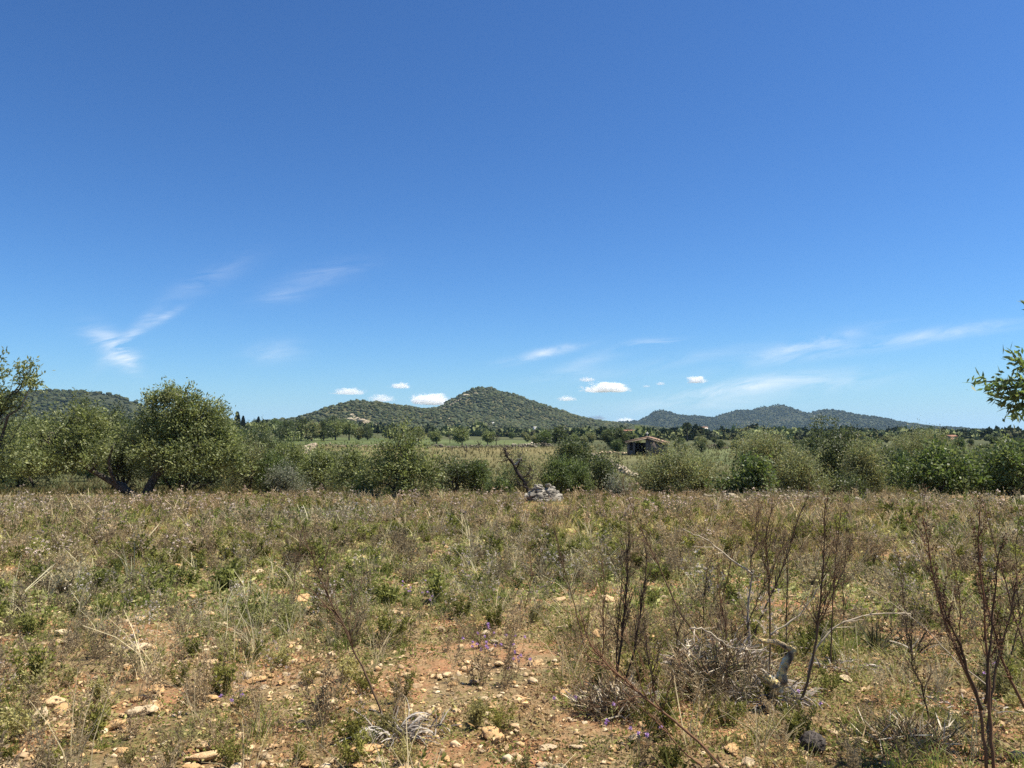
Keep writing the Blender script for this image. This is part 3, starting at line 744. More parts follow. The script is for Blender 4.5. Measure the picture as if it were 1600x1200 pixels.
# ------------------------------------------------------------------ stones
def stone_proto(r, flat=.5, sub=2):
    v, t = icosphere(sub); v = v.copy()
    for _ in range(12):                      # plane cuts give broken limestone its facets
        nn = nrm(r.normal(0, 1, 3)); dd = r.uniform(.42, .8); s = v @ nn; v = np.where((s > dd)[:, None], v - nn * (s - dd)[:, None], v)
    v = v * (1 + .05 * r.normal(0, 1, (len(v), 1))) * [1, r.uniform(.5, .9), flat]
    return v, np.zeros((0, 4), int), t, np.ones((len(v), 3))

def drystone(label, pts, h, w, size, seed, name='stone_wall', tint=(1, 1, 1)):
    """a tumbled dry stone wall following the given ground points"""
    r = np.random.default_rng(seed); pts = np.array(pts, float); seg = np.linalg.norm(np.diff(pts[:, :2], axis=0), axis=1); Lh = seg.sum()
    pr = [stone_proto(r, r.uniform(.5, .8), 1) for _ in range(5)]
    n = int(Lh * h * w * 1.0 / size ** 3 * 1.1); s = np.concatenate([[0], np.cumsum(seg)])
    q = r.uniform(0, Lh, n); x = np.interp(q, s, pts[:, 0]); y = np.interp(q, s, pts[:, 1])
    top = h * (.75 + .4 * vnoise(q / 2.5, q * 0, seed=seed)); z = r.uniform(0, 1, n) * top
    x = x + r.uniform(-.5, .5, n) * w * (1 - .4 * z / h); y = y + r.uniform(-.5, .5, n) * w; z = H(x, y) + z
    mb = MB()
    for g in range(5):
        k = np.arange(n) % 5 == g; m = k.sum()
        instance(mb, pr[g], np.stack([x[k], y[k], z[k]], -1), r.uniform(0, 6, m), size * .62 * r.lognormal(0, .25, m), np.array([tint]) * r.uniform(.6, 1.15, (m, 1)))
    tag(mb.build(name, M_wallstone), label, 'stone wall')
gp = lambda px, py: hit(px, py)
drystone('long low dry stone wall across the valley beyond the brown field', [gp(600, 698.5), gp(700, 699.5), gp(790, 699.5), gp(862, 698)], .95, .8, .42, 1, tint=(.55, .52, .48))
drystone('thin dry stone wall left of the almond bush, at the top of the field', [gp(492, 698), gp(560, 699), gp(598, 699)], .8, .8, .42, 2, tint=(.9, .8, .65))
drystone('pale tumbled stone wall corner above the left thicket', [gp(472, 712), gp(482, 703), gp(492, 697.5)], 1.1, 1.2, .4, 3, tint=(1.1, 1.0, .88))
drystone('pale dry stone wall slanting down the field below the shed', [gp(926, 714), gp(945, 722), gp(962, 731), gp(978, 740), gp(993, 746)], .5, .5, .28, 4, tint=(1.1, 1.02, .9))
drystone('straight pale wall line at the top of the field left of the shed', [gp(928, 709), gp(985, 709)], .5, .6, .34, 5, tint=(1.15, 1.0, .8))
drystone('grey wall behind the green plot right of the shed', [gp(1098, 701), gp(1150, 701)], .9, .8, .45, 6, tint=(.45, .42, .38))
drystone('low broken line of stones at the foot of the right hand trees', [gp(1040, 782), gp(1120, 783), gp(1300, 786), gp(1480, 786), gp(1600, 788)], .22, .5, .2, 7, tint=(1, .95, .85))
drystone('white boulders on the right end of the long wall', [gp(800, 698), gp(838, 699)], 1.2, .9, .6, 8, name='boulder_heap', tint=(1.35, 1.3, 1.2))

def heap():
    r = np.random.default_rng(31); c = hit(850, 782); mb = MB(); pr = [stone_proto(r, r.uniform(.5, .9), 2) for _ in range(6)]
    W = 27 / F * c[1]; hh = (23 / F) * c[1]
    n = 360; a = r.uniform(0, 6.28, n); q = np.sqrt(r.uniform(0, 1, n)); t = r.uniform(.3, 1, n)
    x = c[0] + q * np.cos(a) * W * 1.02; y = c[1] + q * np.sin(a) * W * .9; z = H(x, y) + hh * (1 - q ** 3) * (.75 + .35 * np.sin(a * 2 + 1)) * t
    for g in range(6):
        k = np.arange(n) % 6 == g; m = k.sum()
        instance(mb, pr[g], np.stack([x[k], y[k], z[k]], -1), r.uniform(0, 6, m), (.12 * r.lognormal(0, .4, m)).clip(.05, .24), np.array([(.85, .86, .88)]) * r.uniform(.35, .95, (m, 1)), tilt=r.normal(0, .3, (m, 2)))
    tag(mb.build('stone_heap', M_wallstone), 'heap of pale grey field stones at the far edge of the field', 'stone heap')
heap()

# ------------------------------------------------------------------ the shed and the far houses
def boxm(mb, x0, x1, y0, y1, z0, z1, c=(1, 1, 1)):
    v = [(x, y, z) for z in (z0, z1) for y in (y0, y1) for x in (x0, x1)]
    mb.add(v, [(0, 2, 3, 1), (4, 5, 7, 6), (0, 1, 5, 4), (2, 6, 7, 3), (0, 4, 6, 2), (1, 3, 7, 5)], None, c)
def prism(mb, poly, y0, y1, c=(1, 1, 1)):
    n = len(poly); v = [(x, y0, z) for x, z in poly] + [(x, y1, z) for x, z in poly]
    t = [(0, i + 1, i) for i in range(1, n - 1)] + [(n, n + i, n + i + 1) for i in range(1, n - 1)]
    mb.add(v, [(i, (i + 1) % n, (i + 1) % n + n, i + n) for i in range(n)], t, c)
def shed():
    d = 125.; X = at(1012, 700, d)[0]; z0 = float(H(X, d))
    o = empty('stone_shed', (X, d, z0), R(-14)); tag(o, 'small stone farm shed with low gabled tile roof, left half open and dark', 'shed')
    grey = noisy_mat('shed_render', (.10, .082, .07), (.19, .155, .135), 2, .95, .5, 10)
    tile = noisy_mat('shed_tile', (.20, .11, .075), (.42, .30, .22), 5, .9, .8, 14)
    darkm = noisy_mat('shed_inside_shade', (.05, .04, .035), (.09, .075, .065), 2)  # darker copy of the wall render; shade of the open bay put into colour
    W0, W1, D = -3.3, 2.9, 6.5; top = at(1012, 683, d)[2] - z0; e0, e1 = top - .75, top - .95
    mb = MB()   # back wall, side walls, right front wall, corner pillar, low sill
    boxm(mb, W0, W1, D - .35, D, -.3, e1 - .1); boxm(mb, W0, W0 + .35, 0, D - .352, -.3, e0 - .12); boxm(mb, W1 - .35, W1, 0, D - .352, -.3, e1 - .12)
    prism(mb, [(.05, -.3), (W1 - .352, -.3), (W1 - .352, e1 - .1), (.05, top - .17)], .003, .35)
    prism(mb, [(-.32, -.3), (.047, -.3), (.047, top - .19), (-.32, top - .25)], -.02, .38, (1.3, 1.2, 1.1))
    boxm(mb, W0 + .9, W0 + 1.25, .02, .36, -.3, e0 - .05, (1.5, 1.5, 1.5))
    boxm(mb, W0 + .352, W0 + .897, .04, .3, -.3, .8)
    mb.build('wall', grey, o)
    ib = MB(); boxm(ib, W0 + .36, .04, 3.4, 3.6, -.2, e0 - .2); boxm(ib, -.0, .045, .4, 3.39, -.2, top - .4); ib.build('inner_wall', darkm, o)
    rb = MB()
    for sx, xe, ze in ((-1, W0 - .35, e0 - .12), (1, W1 + .35, e1 - .12)):
        n = 26; r = np.random.default_rng(3)
        prism(rb, [(0, top - .12), (0, top), (xe, ze + .12), (xe, ze)], -.45, D + .3)
        for k in range(n):               # rows of cover tiles up the slope
            y = -.4 + k * (D + .65) / n
            tube(rb, [(xe, y, ze + .13), (xe * .5, y, (ze + top) / 2 + .07 + r.normal(0, .01)), (0, y, top + .02)], .085, 6)
    rb.build('roof', tile, o, smooth=False)
    vb = MB(); prism(vb, [(-.02, top - .26), (-.02, top - .125), (W0 - .3, e0 - .12), (W0 - .3, e0 - .24)], -.44, -.3, (1, 1, 1)); prism(vb, [(.02, top - .26), (.02, top - .125), (W1 + .3, e1 - .12), (W1 + .3, e1 - .24)], -.44, -.3)
    vb.build('verge', noisy_mat('verge_mortar', (.45, .33, .24), (.62, .48, .36), 6), o)
    ab = MB(); tube(ab, [(-.2, 2, top - .05), (-.2, 2, top + .85)], .05, 6); tube(ab, [(-.45, 2, top + .62), (.05, 2, top + .62)], .03, 4); ab.build('mast', noisy_mat('white_post', (.6, .6, .6), (.75, .75, .75), 3), o)
shed()
M_white = noisy_mat('white_wall', (.6, .57, .5), (.75, .72, .66), 1)
M_red = noisy_mat('red_roof', (.26, .13, .08), (.38, .2, .13), 2)
M_pink = noisy_mat('pink_wall', (.34, .2, .14), (.42, .27, .2), 1)
M_glass = noisy_mat('dark_window', (.02, .02, .02), (.04, .04, .045), 1, .3)
def house(px, py, wpx, hpx, d, wall, roof, label):
    p = at(px, py + hpx, d); w = wpx / F * d; h = hpx / F * d; z0 = p[2] - 1.5
    o = empty('farmhouse', (p[0], d, z0), R(rng.uniform(-15, 15))); tag(o, label, 'house')
    mb = MB(); boxm(mb, -w / 2, w / 2, 0, w * .6, -2, 1.5 + h * .7); mb.build('wall', wall, o)
    rb = MB(); e = 1.5 + h * .7
    v = [(-w * .55, -.3, e), (w * .55, -.3, e), (w * .55, w * .3, e + h * .35), (-w * .55, w * .3, e + h * .35), (-w * .55, w * .63, e), (w * .55, w * .63, e)]
    rb.add(v, [(0, 1, 2, 3), (3, 2, 5, 4), (0, 4, 5, 1)], [(0, 3, 4), (1, 5, 2)]); rb.build('roof', roof, o)
    for k in (-.28, .22):
        wb = MB(); boxm(wb, k * w - w * .05, k * w + w * .05, -.05, .1, .9, 1.3 + h * .35); wb.build('window', M_glass, o)
house(983, 672, 20, 9, 420, M_pink, M_red, 'low reddish farmhouse among trees behind the stone shed')
house(917, 673, 12, 5, 640, M_white, M_red, 'small white farmhouse at the right foot of the tallest hill')
house(934, 675, 14, 4, 480, M_white, M_white, 'flat white building left of the reddish farmhouse')
house(1182, 668, 20, 3, 1250, M_white, M_red, 'row of pale buildings at the foot of the distant ridge')
house(1098, 667, 16, 4, 1200, M_white, M_red, 'pale buildings below the left knob of the distant ridge')
house(1488, 680, 18, 6, 330, M_pink, M_red, 'reddish roofed house behind the right hand trees')
house(771, 660, 5, 4, 1080, M_white, M_white, 'tiny white house low on the tallest hill')
house(836, 667, 5, 4, 950, M_white, M_white, 'tiny white cabin at the foot of the tallest hill')
def post():
    p = at(735, 673, 600); o = MB(); tube(o, [(0, 0, -4), (0, 0, 2.5)], [.45, .35], 8); tube(o, [(0, 0, 2.3), (0, 0, 3.4)], [.6, .5], 8); b = o.build('white_tower', M_white); b.location = [float(a) for a in p]
    tag(b, 'small white well tower in front of the tallest hill', 'tower')
post()

# ------------------------------------------------------------------ field vegetation prototypes
def herb(r, h, nst, ntw, nlf, lw, lsz, spread, cst, clf, chead=None, hs=.0, twl=.3, segs=4):
    m = MB()
    for i in range(nst):
        a = r.uniform(0, 6.28); lean = r.uniform(.05, 1) * spread; H0 = h * r.uniform(.6, 1.05)
        top = np.array([math.cos(a) * lean * H0, math.sin(a) * lean * H0, H0 * (1 - .15 * lean)])
        b0 = np.array([math.cos(a), math.sin(a), 0]) * r.uniform(0, .04)
        p = curve(b0, top, segs + 1, .25, r); p[:, 2] += 0
        ribbon(m, p, lw, cst * r.uniform(.8, 1.2), r)
        for k in range(ntw):
            t = r.uniform(.2, 1); s = b0 + (top - b0) * t; q = p[min(segs, int(round(t * segs)))] * .5 + s * .5
            dr = nrm(nrm(top - b0) * .9 + r.normal(0, .55, 3)); L = h * twl * r.uniform(.5, 1.1) * (1.15 - .6 * t); e = q + dr * L
            ribbon(m, np.array([q, (q + e) / 2 + r.normal(0, .06 * L, 3), e]), lw * .6, cst * r.uniform(.8, 1.25), r)
            if nlf:
                u = r.uniform(.1, 1, (nlf, 1)); leaves(m, q + (e - q) * u, dr + r.normal(0, .8, (nlf, 3)), lsz * r.uniform(.6, 1.3, nlf), lsz * .38, clf * r.uniform(.7, 1.3, (nlf, 1)), r)
            if chead is not None and r.uniform() < .6:
                n = 5; leaves(m, np.repeat(e[None], n, 0), r.normal(0, 1, (n, 3)) + [0, 0, .6], hs, hs * .7, np.array(chead) * r.uniform(.75, 1.15, (n, 1)), r)
        if nlf:
            n = nlf * 2; u = r.uniform(.05, .8, (n, 1)); leaves(m, b0 + (top - b0) * u, r.normal(0, .8, (n, 3)) + [0, 0, .5], lsz * 1.3, lsz * .4, clf * r.uniform(.7, 1.3, (n, 1)), r)
    return m.arrays()
def tuft(r, h, n, w, c, spread=.6, segs=2):
    m = MB()
    for i in range(n):
        a = r.uniform(0, 6.28); l = r.uniform(.1, 1) * spread; L = h * r.uniform(.5, 1.1); b = np.append(r.normal(0, .02, 2), 0)
        t = np.linspace(0, 1, segs + 1)[:, None]; dr = np.array([math.cos(a), math.sin(a), 0])
        p = b + dr * l * L * t ** 1.6 + np.array([0, 0, 1]) * L * t * (1 - .35 * l * t)
        ribbon(m, p, w, c * r.uniform(.7, 1.3), r)
    return m.arrays()
def mat_cover(r, rad, n, sz, c):
    m = MB(); p = np.stack([r.normal(0, rad * .5, n), r.normal(0, rad * .5, n), r.uniform(.002, .03, n)], -1)
    leaves(m, p, r.normal(0, 1, (n, 3)) * [1, 1, .45] + [0, 0, .25], sz * r.uniform(.6, 1.3, n), sz * .5, c * r.uniform(.65, 1.35, (n, 1)), r)
    return m.arrays()
A = np.array
cBR, cOL, cGR, cST, cPL = A([.285, .225, .135]), A([.26, .24, .10]), A([.16, .18, .05]), A([.48, .41, .25]), A([.52, .43, .36])
cDB = A([.17, .12, .085])
pr = np.random.default_rng(55)
NEAR = {
 'dry': [herb(pr, .36, 9, 7, 6, .0035, .021, .6, cBR, cBR * 1.1) for _ in range(3)] + [herb(pr, .28, 10, 7, 6, .0035, .020, .8, cDB, cBR * .9) for _ in range(4)],
 'olive': [herb(pr, .27, 10, 7, 9, .0035, .030, .7, cOL * .9, cGR * A([1.3, 1.15, 1.2])) for _ in range(4)] + [herb(pr, .22, 11, 7, 7, .003, .024, .95, cOL, cOL * 1.1) for _ in range(3)],
 'pale': [herb(pr, .45, 7, 7, 3, .0035, .016, .5, cOL, cOL, cPL, .018) for _ in range(3)],
 'straw': [tuft(pr, .30, 14, .0035, cST, .9, 3) for _ in range(3)],
 'grass': [tuft(pr, .13, 22, .004, cGR * 1.15, .9) for _ in range(4)] + [tuft(pr, .10, 20, .004, cOL * 1.2, 1.0) for _ in range(3)],
 'cover': [mat_cover(pr, .14, 46, .020, cGR * 1.05) for _ in range(3)] + [mat_cover(pr, .15, 42, .022, cOL * 1.3) for _ in range(2)] + [mat_cover(pr, .15, 40, .024, A([.38, .28, .16])) for _ in range(3)] + [mat_cover(pr, .15, 34, .022, A([.17, .11, .065])) for _ in range(2)],
}
MID = {
 'dry': [herb(pr, .30, 8, 6, 4, .006, .030, .65, cBR, cBR * 1.05, segs=3) for _ in range(3)] + [herb(pr, .24, 8, 6, 4, .006, .030, .85, cDB, cBR * .85, segs=3) for _ in range(3)],
 'olive': [herb(pr, .22, 8, 6, 6, .006, .042, .8, cOL * .9, cGR * A([1.25, 1.12, 1.2]), segs=3) for _ in range(5)],
 'pale': [herb(pr, .36, 6, 5, 2, .006, .024, .5, cOL, cOL, cPL, .020, segs=3) for _ in range(4)],
 'straw': [tuft(pr, .32, 9, .006, cST, .8) for _ in range(3)],
 'grass': [tuft(pr, .15, 12, .008, cGR * 1.15, .8) for _ in range(3)] + [tuft(pr, .12, 12, .008, cOL * 1.2, 1.0) for _ in range(3)],
 'cover': [mat_cover(pr, .22, 26, .042, cGR * 1.05) for _ in range(3)] + [mat_cover(pr, .22, 24, .042, cOL * 1.35) for _ in range(2)] + [mat_cover(pr, .2, 24, .036, A([.38, .29, .17])) for _ in range(3)],
}
FARP = {
 'dry': [herb(pr, .34, 5, 4, 3, .012, .040, .5, cBR, cBR * 1.15, segs=2) for _ in range(4)],
 'olive': [herb(pr, .27, 5, 3, 4, .012, .055, .6, cOL * .9, cGR, segs=2) for _ in range(4)],
 'pale': [herb(pr, .36, 5, 3, 2, .012, .036, .5, cOL, cBR, cPL, .032, segs=2) for _ in range(4)],
 'straw': [tuft(pr, .34, 7, .014, cST, .7) for _ in range(3)],
 'grass': [tuft(pr, .2, 8, .018, cGR * 1.1, .8) for _ in range(3)] + [tuft(pr, .18, 8, .018, cOL * 1.2, 1.0) for _ in range(2)],
 'cover': [mat_cover(pr, .3, 12, .09, cOL * 1.25) for _ in range(3)],
}
# bare patches where the red soil and the stones show
def bare(x, y):
    n = .8 * fbm(x / 1.6 + 3, y / 1.6, o=4, seed=41) + .27
    b = n + .42 * np.exp(-(((x + 1.7) / 1.5) ** 2 + ((y - 5.6) / 2.2) ** 2)) + -.05 * np.exp(-(((x + .6) / .7) ** 2 + ((y - 4.1) / .5) ** 2)) + -.05 * np.exp(-(((x - 2.6) / 2.0) ** 2 + ((y - 8) / 3.) ** 2))
    b = b - .45 * np.exp(-(((x - 1.7) / 1.5) ** 2 + ((y - 4.3) / 1.3) ** 2)) + .22 * np.exp(-(((x + 2.0) / 1.4) ** 2 + ((y - 4.6) / 1.5) ** 2)) + .14 * np.exp(-(((x + 1.8) / 2.2) ** 2 + ((y - 6.5) / 2.6) ** 2))
    return b - .035 * np.clip(y - 4, 0, 12)
DENS = {'dry': (9, 7.5, 6.5), 'olive': (6, 5, 4), 'pale': (1.2, 1.8, 3.), 'straw': (8, 6, 4), 'grass': (34, 22, 12), 'cover': (120, 60, 16)}
BANDS = [(2.4, 8.5, NEAR), (8.5, 17, MID), (17, 33.5, FARP)]
LAB = {'dry': ('dry_weeds', 'brown wiry dried weeds all over the field', 'dried weeds'), 'olive': ('green_weeds', 'olive green leafy weeds among the dried ones', 'weeds'),
       'pale': ('thistle_heads', 'pale pinkish seeded thistles toward the far side of the field', 'thistles'), 'straw': ('straw_grass', 'sparse pale straw blades standing in the field', 'straw'),
       'grass': ('grass', 'short green and yellow grass between the weeds', 'grass'), 'cover': ('ground_cover', 'low leafy ground cover on the red soil', 'ground cover')}
for key, dens in DENS.items():
    r = np.random.default_rng(hash(key) % 1000 if False else sum(map(ord, key))); mb = MB()
    for (d0, d1, P), ds in zip(BANDS, dens):
        area = math.radians(94) / 2 * (d1 ** 2 - d0 ** 2); n = int(area * ds)
        a = np.radians(r.uniform(-47, 47, n)); d = np.sqrt(r.uniform(d0 ** 2, d1 ** 2, n)); x = d * np.sin(a); y = d * np.cos(a)
        u = 800 + F * x / y
        clump = fbm(x / 1.1, y / 1.1, o=3, seed=60 + len(key)); big = fbm(x / 4.5, y / 4.5, o=2, seed=90 + len(key)); b = bare(x, y)
        dens_k = {'dry': .10 + 1.15 * sstep(-.12, .32, clump + .6 * big) - .7 * (b - .25), 'olive': .08 + 1.15 * sstep(-.08, .32, clump + .5 * big) - .6 * (b - .25), 'pale': .5 + .9 * clump + 1.1 * big, 'straw': .6 + .9 * clump - .2 * b,
                  'grass': .72 + .8 * clump - 1.9 * (b - .28), 'cover': .80 + .7 * clump - 1.9 * (b - .36)}[key]
        if key == 'pale': dens_k = dens_k + .25 * (y > 20) + .2 * (u < 420)
        keep = (r.uniform(0, 1, n) < dens_k) & (y < 32.5) & (y > 2.2)
        x, y = x[keep], y[keep]; n = len(x); z = H(x, y)
        sz = r.lognormal(-.05, .30, n).clip(.4, 1.9)
        if key in ('dry', 'olive', 'pale'):
            sz = sz * np.interp(y, [3, 6, 12, 30], [.62, .8, .95, 1.0])
        sz = sz * np.where((abs(u_ := 800 + F * x / y) < 0) | ((abs(u_ - 850) < 34) & (y > 22)), .45, 1.)
        cl2 = fbm(x / .8, y / .8, o=2, seed=7)[:, None]
        gb = fbm(x / 5., y / 5., o=2, seed=77)[:, None]
        tint = r.uniform(.6, 1.4, (n, 1)) * (1 + .18 * cl2) * (1 + gb * A([[.10, -.02, -.08]]))
        for g, pp in enumerate(P[key]):
            k = r.integers(0, len(P[key]), n) == g if False else (np.arange(n) % len(P[key]) == g)
            m = k.sum(); instance(mb, pp, np.stack([x[k], y[k], z[k] - .004], -1), r.uniform(0, 6.3, m), sz[k], tint[k], tilt=r.normal(0, .12, (m, 2)))
    nm, lb, ct = LAB[key]
    tag(mb.build(nm, M_weed), lb, ct, kind='stuff')

# purple flowers
def flowers():
    r = np.random.default_rng(9); mb = MB()
    spots = [(755, 1010, 9), (800, 1035, 8), (745, 985, 6), (640, 910, 7), (660, 930, 4), (960, 1140, 4), (480, 1150, 0), (378, 1105, 3), (535, 955, 3), (905, 1110, 2), (1020, 1170, 3), (1270, 1110, 2), (1560, 1060, 3), (790, 1000, 5)]
    for px, py, n in spots:
        for k in range(n):
            p = hit(px + r.normal(0, 16), py + 28 + r.normal(0, 9)); hgt = r.uniform(.10, .2)
            q = p + [r.normal(0, .02), r.normal(0, .02), hgt]
            ribbon(mb, np.array([p, (p + q) / 2 + r.normal(0, .008, 3), q]), .004, (.12, .13, .06), r)
            m = 16; leaves(mb, np.repeat(q[None], m, 0), r.normal(0, 1, (m, 3)) + [0, 0, .5], .016, .008, A([(.50, .33, .58)]) * r.uniform(.7, 1.25, (m, 1)), r)
    tag(mb.build('purple_flowers', M_weed), 'small pale purple thistle flowers among the foreground weeds', 'flowers', kind='stuff')
flowers()
# taller fringe at the far edge and rough grass in the fields behind
def rough():
    r = np.random.default_rng(19); mb = MB()
    pp = [tuft(r, .6, 7, .05, A([.18, .152, .072]), .7) for _ in range(3)] + [tuft(r, .5, 7, .05, A([.12, .125, .05]), .8) for _ in range(3)]
    N = 26000; u = r.uniform(-60, 1660, N); d = 33 * (230 / 33.) ** r.uniform(0, 1, N); x = (u - 800) / F * d; z = H(x, d)
    keep = fbm(x / 8, d / 8, o=2, seed=4) + r.uniform(-.2, .9, N) > .1
    x, d, z, u = x[keep], d[keep], z[keep], u[keep]; n = len(x); s = np.interp(d, [33, 60, 230], [.7, .8, 1.5])
    dry = ((u > 545) & (u < 940)) | ((u > 925) & (u < 1060))
    for g in range(6):
        k = np.arange(n) % 6 == g
        if g >= 3: k &= ~(dry & (r.uniform(0, 1, n) < .75))
        m = k.sum(); instance(mb, pp[g], np.stack([x[k], d[k], z[k]], -1), r.uniform(0, 6, m), s[k] * r.uniform(.6, 1.1, m), r.uniform(.65, 1.2, (m, 1)) * A([[1, 1, 1]]))
    tag(mb.build('rough_grass', M_weed), 'rough brown and green grass on the fields beyond the shrubs', 'rough grass', kind='stuff')
rough()

# ------------------------------------------------------------------ stones on the field
sr = np.random.default_rng(5)
SP = []
for i in range(12):
    v, q, t, c = stone_proto(sr, sr.uniform(.24, .5), 2); m = MB(); m.add(v, None, t, c); SP.append(m.mesh('limestone_rock', M_stone))
# tinted variants share shapes but differ in mineral colour
TINT = [(1, 1, 1), (1.08, .98, .85), (1.0, .82, .62), (.85, .8, .75)]
SPT = []
for me in SP:
    for tn in TINT[:3]:
        m2 = me.copy(); n = len(m2.vertices); cc = np.ones((n, 4), np.float32); cc[:, :3] = tn; m2.color_attributes['Col'].data.foreach_set('color', cc.ravel()); SPT.append(m2)
def rock(p, s, label, group=None, sc=(1, 1, 1), rot=None):
    o = bpy.data.objects.new('limestone_rock', SPT[int(sr.integers(len(SPT)))]); col.objects.link(o)
    o.location = [float(a) for a in p]; o.scale = [float(s * k) for k in sc]; o.rotation_euler = rot or (sr.normal(0, .18), sr.normal(0, .18), sr.uniform(0, 6.28))
    tag(o, label, 'rock', group); return o
BIG = [(84, 1100, 44, (1, .8, .7), 'large tan rock half sunk in red soil at the lower left'), (98, 1112, 26, (1, .8, .7), 'white stone leaning against the large tan rock'),
 (250, 1080, 32, (1, .6, .5), 'flat pale slab lying on red soil, lower left'), (398, 1066, 28, (1, .8, .5), 'paired pale stone with a notch, left of the leaning dry stalk'),
 (412, 1076, 18, (1, .8, .6), 'small white stone tucked beside the notched pale stone'), (242, 1112, 28, (1, .7, .6), 'pale flat stone below the slab on red soil'),
 (110, 1148, 26, (1, .8, .6), 'yellowish rock near the lower left corner'), (318, 1190, 58, (1, .6, .6), 'large layered grey rock cut by the bottom edge'), (238, 860, 14, (.8, .6, 1.6), 'white upright stone alone in the weeds, middle left'),
 (468, 942, 46, (1, .5, .4), 'long tan slab in the weeds left of the tall dry stalk'), (368, 951, 16, (1, .8, .8), 'round tan stone in the middle left field'), (293, 968, 14, (1, .8, .7), 'bright white pebble stone, middle left'),
 (152, 972, 18, (1, .8, .6), 'pale stone in a short row at the left'), (10, 990, 22, (1, .8, .6), 'pale stone at the left frame edge'), (24, 1012, 18, (1, .8, .6), 'tan stone just below the left edge stone'),
 (595, 1192, 30, (1, .8, .6), 'pale rock at the bottom edge under the dried leaf clump'), (480, 1196, 24, (1, .8, .6), 'cream rock at the bottom edge left of the leaf clump'), (560, 1197, 20, (1, .8, .6), 'small cream rock at the bottom edge beside the pale rock'),
 (472, 1143, 18, (1, .8, .9), 'rounded cream stone on bare soil left of the leaf clump'), (566, 1072, 20, (1, .9, .8), 'cream stone behind the leaf clump'), (684, 1060, 18, (1, .7, .7), 'white stone right of the leaning stalk'),
 (858, 1170, 26, (1, .7, .6), 'pale flat stone near the bottom, middle'), (1010, 998, 30, (1, .9, .9), 'tan boulder behind the dark branched stalks'), (886, 985, 30, (1, .8, .8), 'mottled tan boulder in the weeds left of the dark stalks'),
 (1188, 892, 18, (1, .8, .8), 'white stone behind the grey forked stem'), (1327, 903, 13, (1, .9, 1.6), 'grey blocky stone standing in the right middle field'), (1310, 990, 16, (1, .7, .6), 'pale stone right of the arched branch'),
 (1560, 1000, 30, (1, .7, .4), 'flat pale rock behind the right hand seed stalks'), (1350, 936, 18, (1, .6, .5), 'flat tan stone in the right middle field'), (668, 988, 16, (1, .8, .8), 'cream stone in the middle of the weeds'),
 (690, 985, 12, (1, .8, .8), 'small white stone beside the cream one'), (1235, 1170, 20, (1, .8, .6), 'pale stone between the charred stump and the fallen stems'), (1170, 1192, 26, (1, .8, .6), 'cream rock at the bottom edge, right of the middle')]
for px, py, w, sc, lb in BIG:
    p = hit(px, py); s = w / F * p[1] * .74; rock(p + [0, 0, s * sc[2] * .22], s, lb, None, sc)
stone_xy = []
for i in range(255):
    for _ in range(60):
        d = 3.4 * (16 / 3.4) ** (sr.uniform(0, 1) ** 1.25); u = sr.uniform(-20, 1620); x = (u - 800) / F * d
        wgt = .35 + 1.1 * float(bare(A([x]), A([d]))[0]) + (.7 if u < 700 else 0)
        if sr.uniform() < wgt and all((x - a) ** 2 + (d - b) ** 2 > .006 for a, b in stone_xy): break
    stone_xy.append((x, d)); s = float(np.clip(sr.lognormal(-3.0, .45), .02, .11))
    side = 'left' if u < 520 else ('middle' if u < 1050 else 'right')
    rock((x, d, float(H(x, d)) + s * .2), s, f'fist sized pale limestone lying loose among weeds in the {side} of the field', f'loose limestone pieces in the {side} of the field')
def pebbles():
    r = np.random.default_rng(3); mb = MB(); pp = [stone_proto(r, r.uniform(.25, .55), 1) for _ in range(6)]
    n = 19000; d = 2.6 * (24 / 2.6) ** r.uniform(0, 1, n); u = r.uniform(-200, 1800, n); x = (u - 800) / F * d
    keep = r.uniform(0, 1, n) < .30 + .75 * np.minimum(bare(x, d), .6) + .16 * (x < .2) * (d < 10); x, d = x[keep], d[keep]; n = len(x); s = np.clip(r.lognormal(-4.1, .55, n), .006, .06) * np.interp(d, [3, 24], [1, 1.7])
    for g in range(6):
        k = np.arange(n) % 6 == g; m = k.sum()
        instance(mb, pp[g], np.stack([x[k], d[k], H(x[k], d[k]) + s[k] * .2], -1), r.uniform(0, 6, m), s[k], A(TINT)[r.integers(0, 4, m)] * r.uniform(.6, 1.05, (m, 1)))
    tag(mb.build('gravel', M_stone), 'small pale limestone gravel strewn over the soil', 'gravel', kind='stuff')
pebbles()

# ------------------------------------------------------------------ tall dry stalks in the foreground
def stalk_path(pts, dd=0., d0=None):
    b = hit(*pts[0]) if d0 is None else at(pts[0][0], pts[0][1], d0)
    out = []; n = len(pts)
    for i, p in enumerate(pts): out.append(at(p[0], p[1], b[1] + dd * i / max(1, n - 1)))
    return np.array(out)

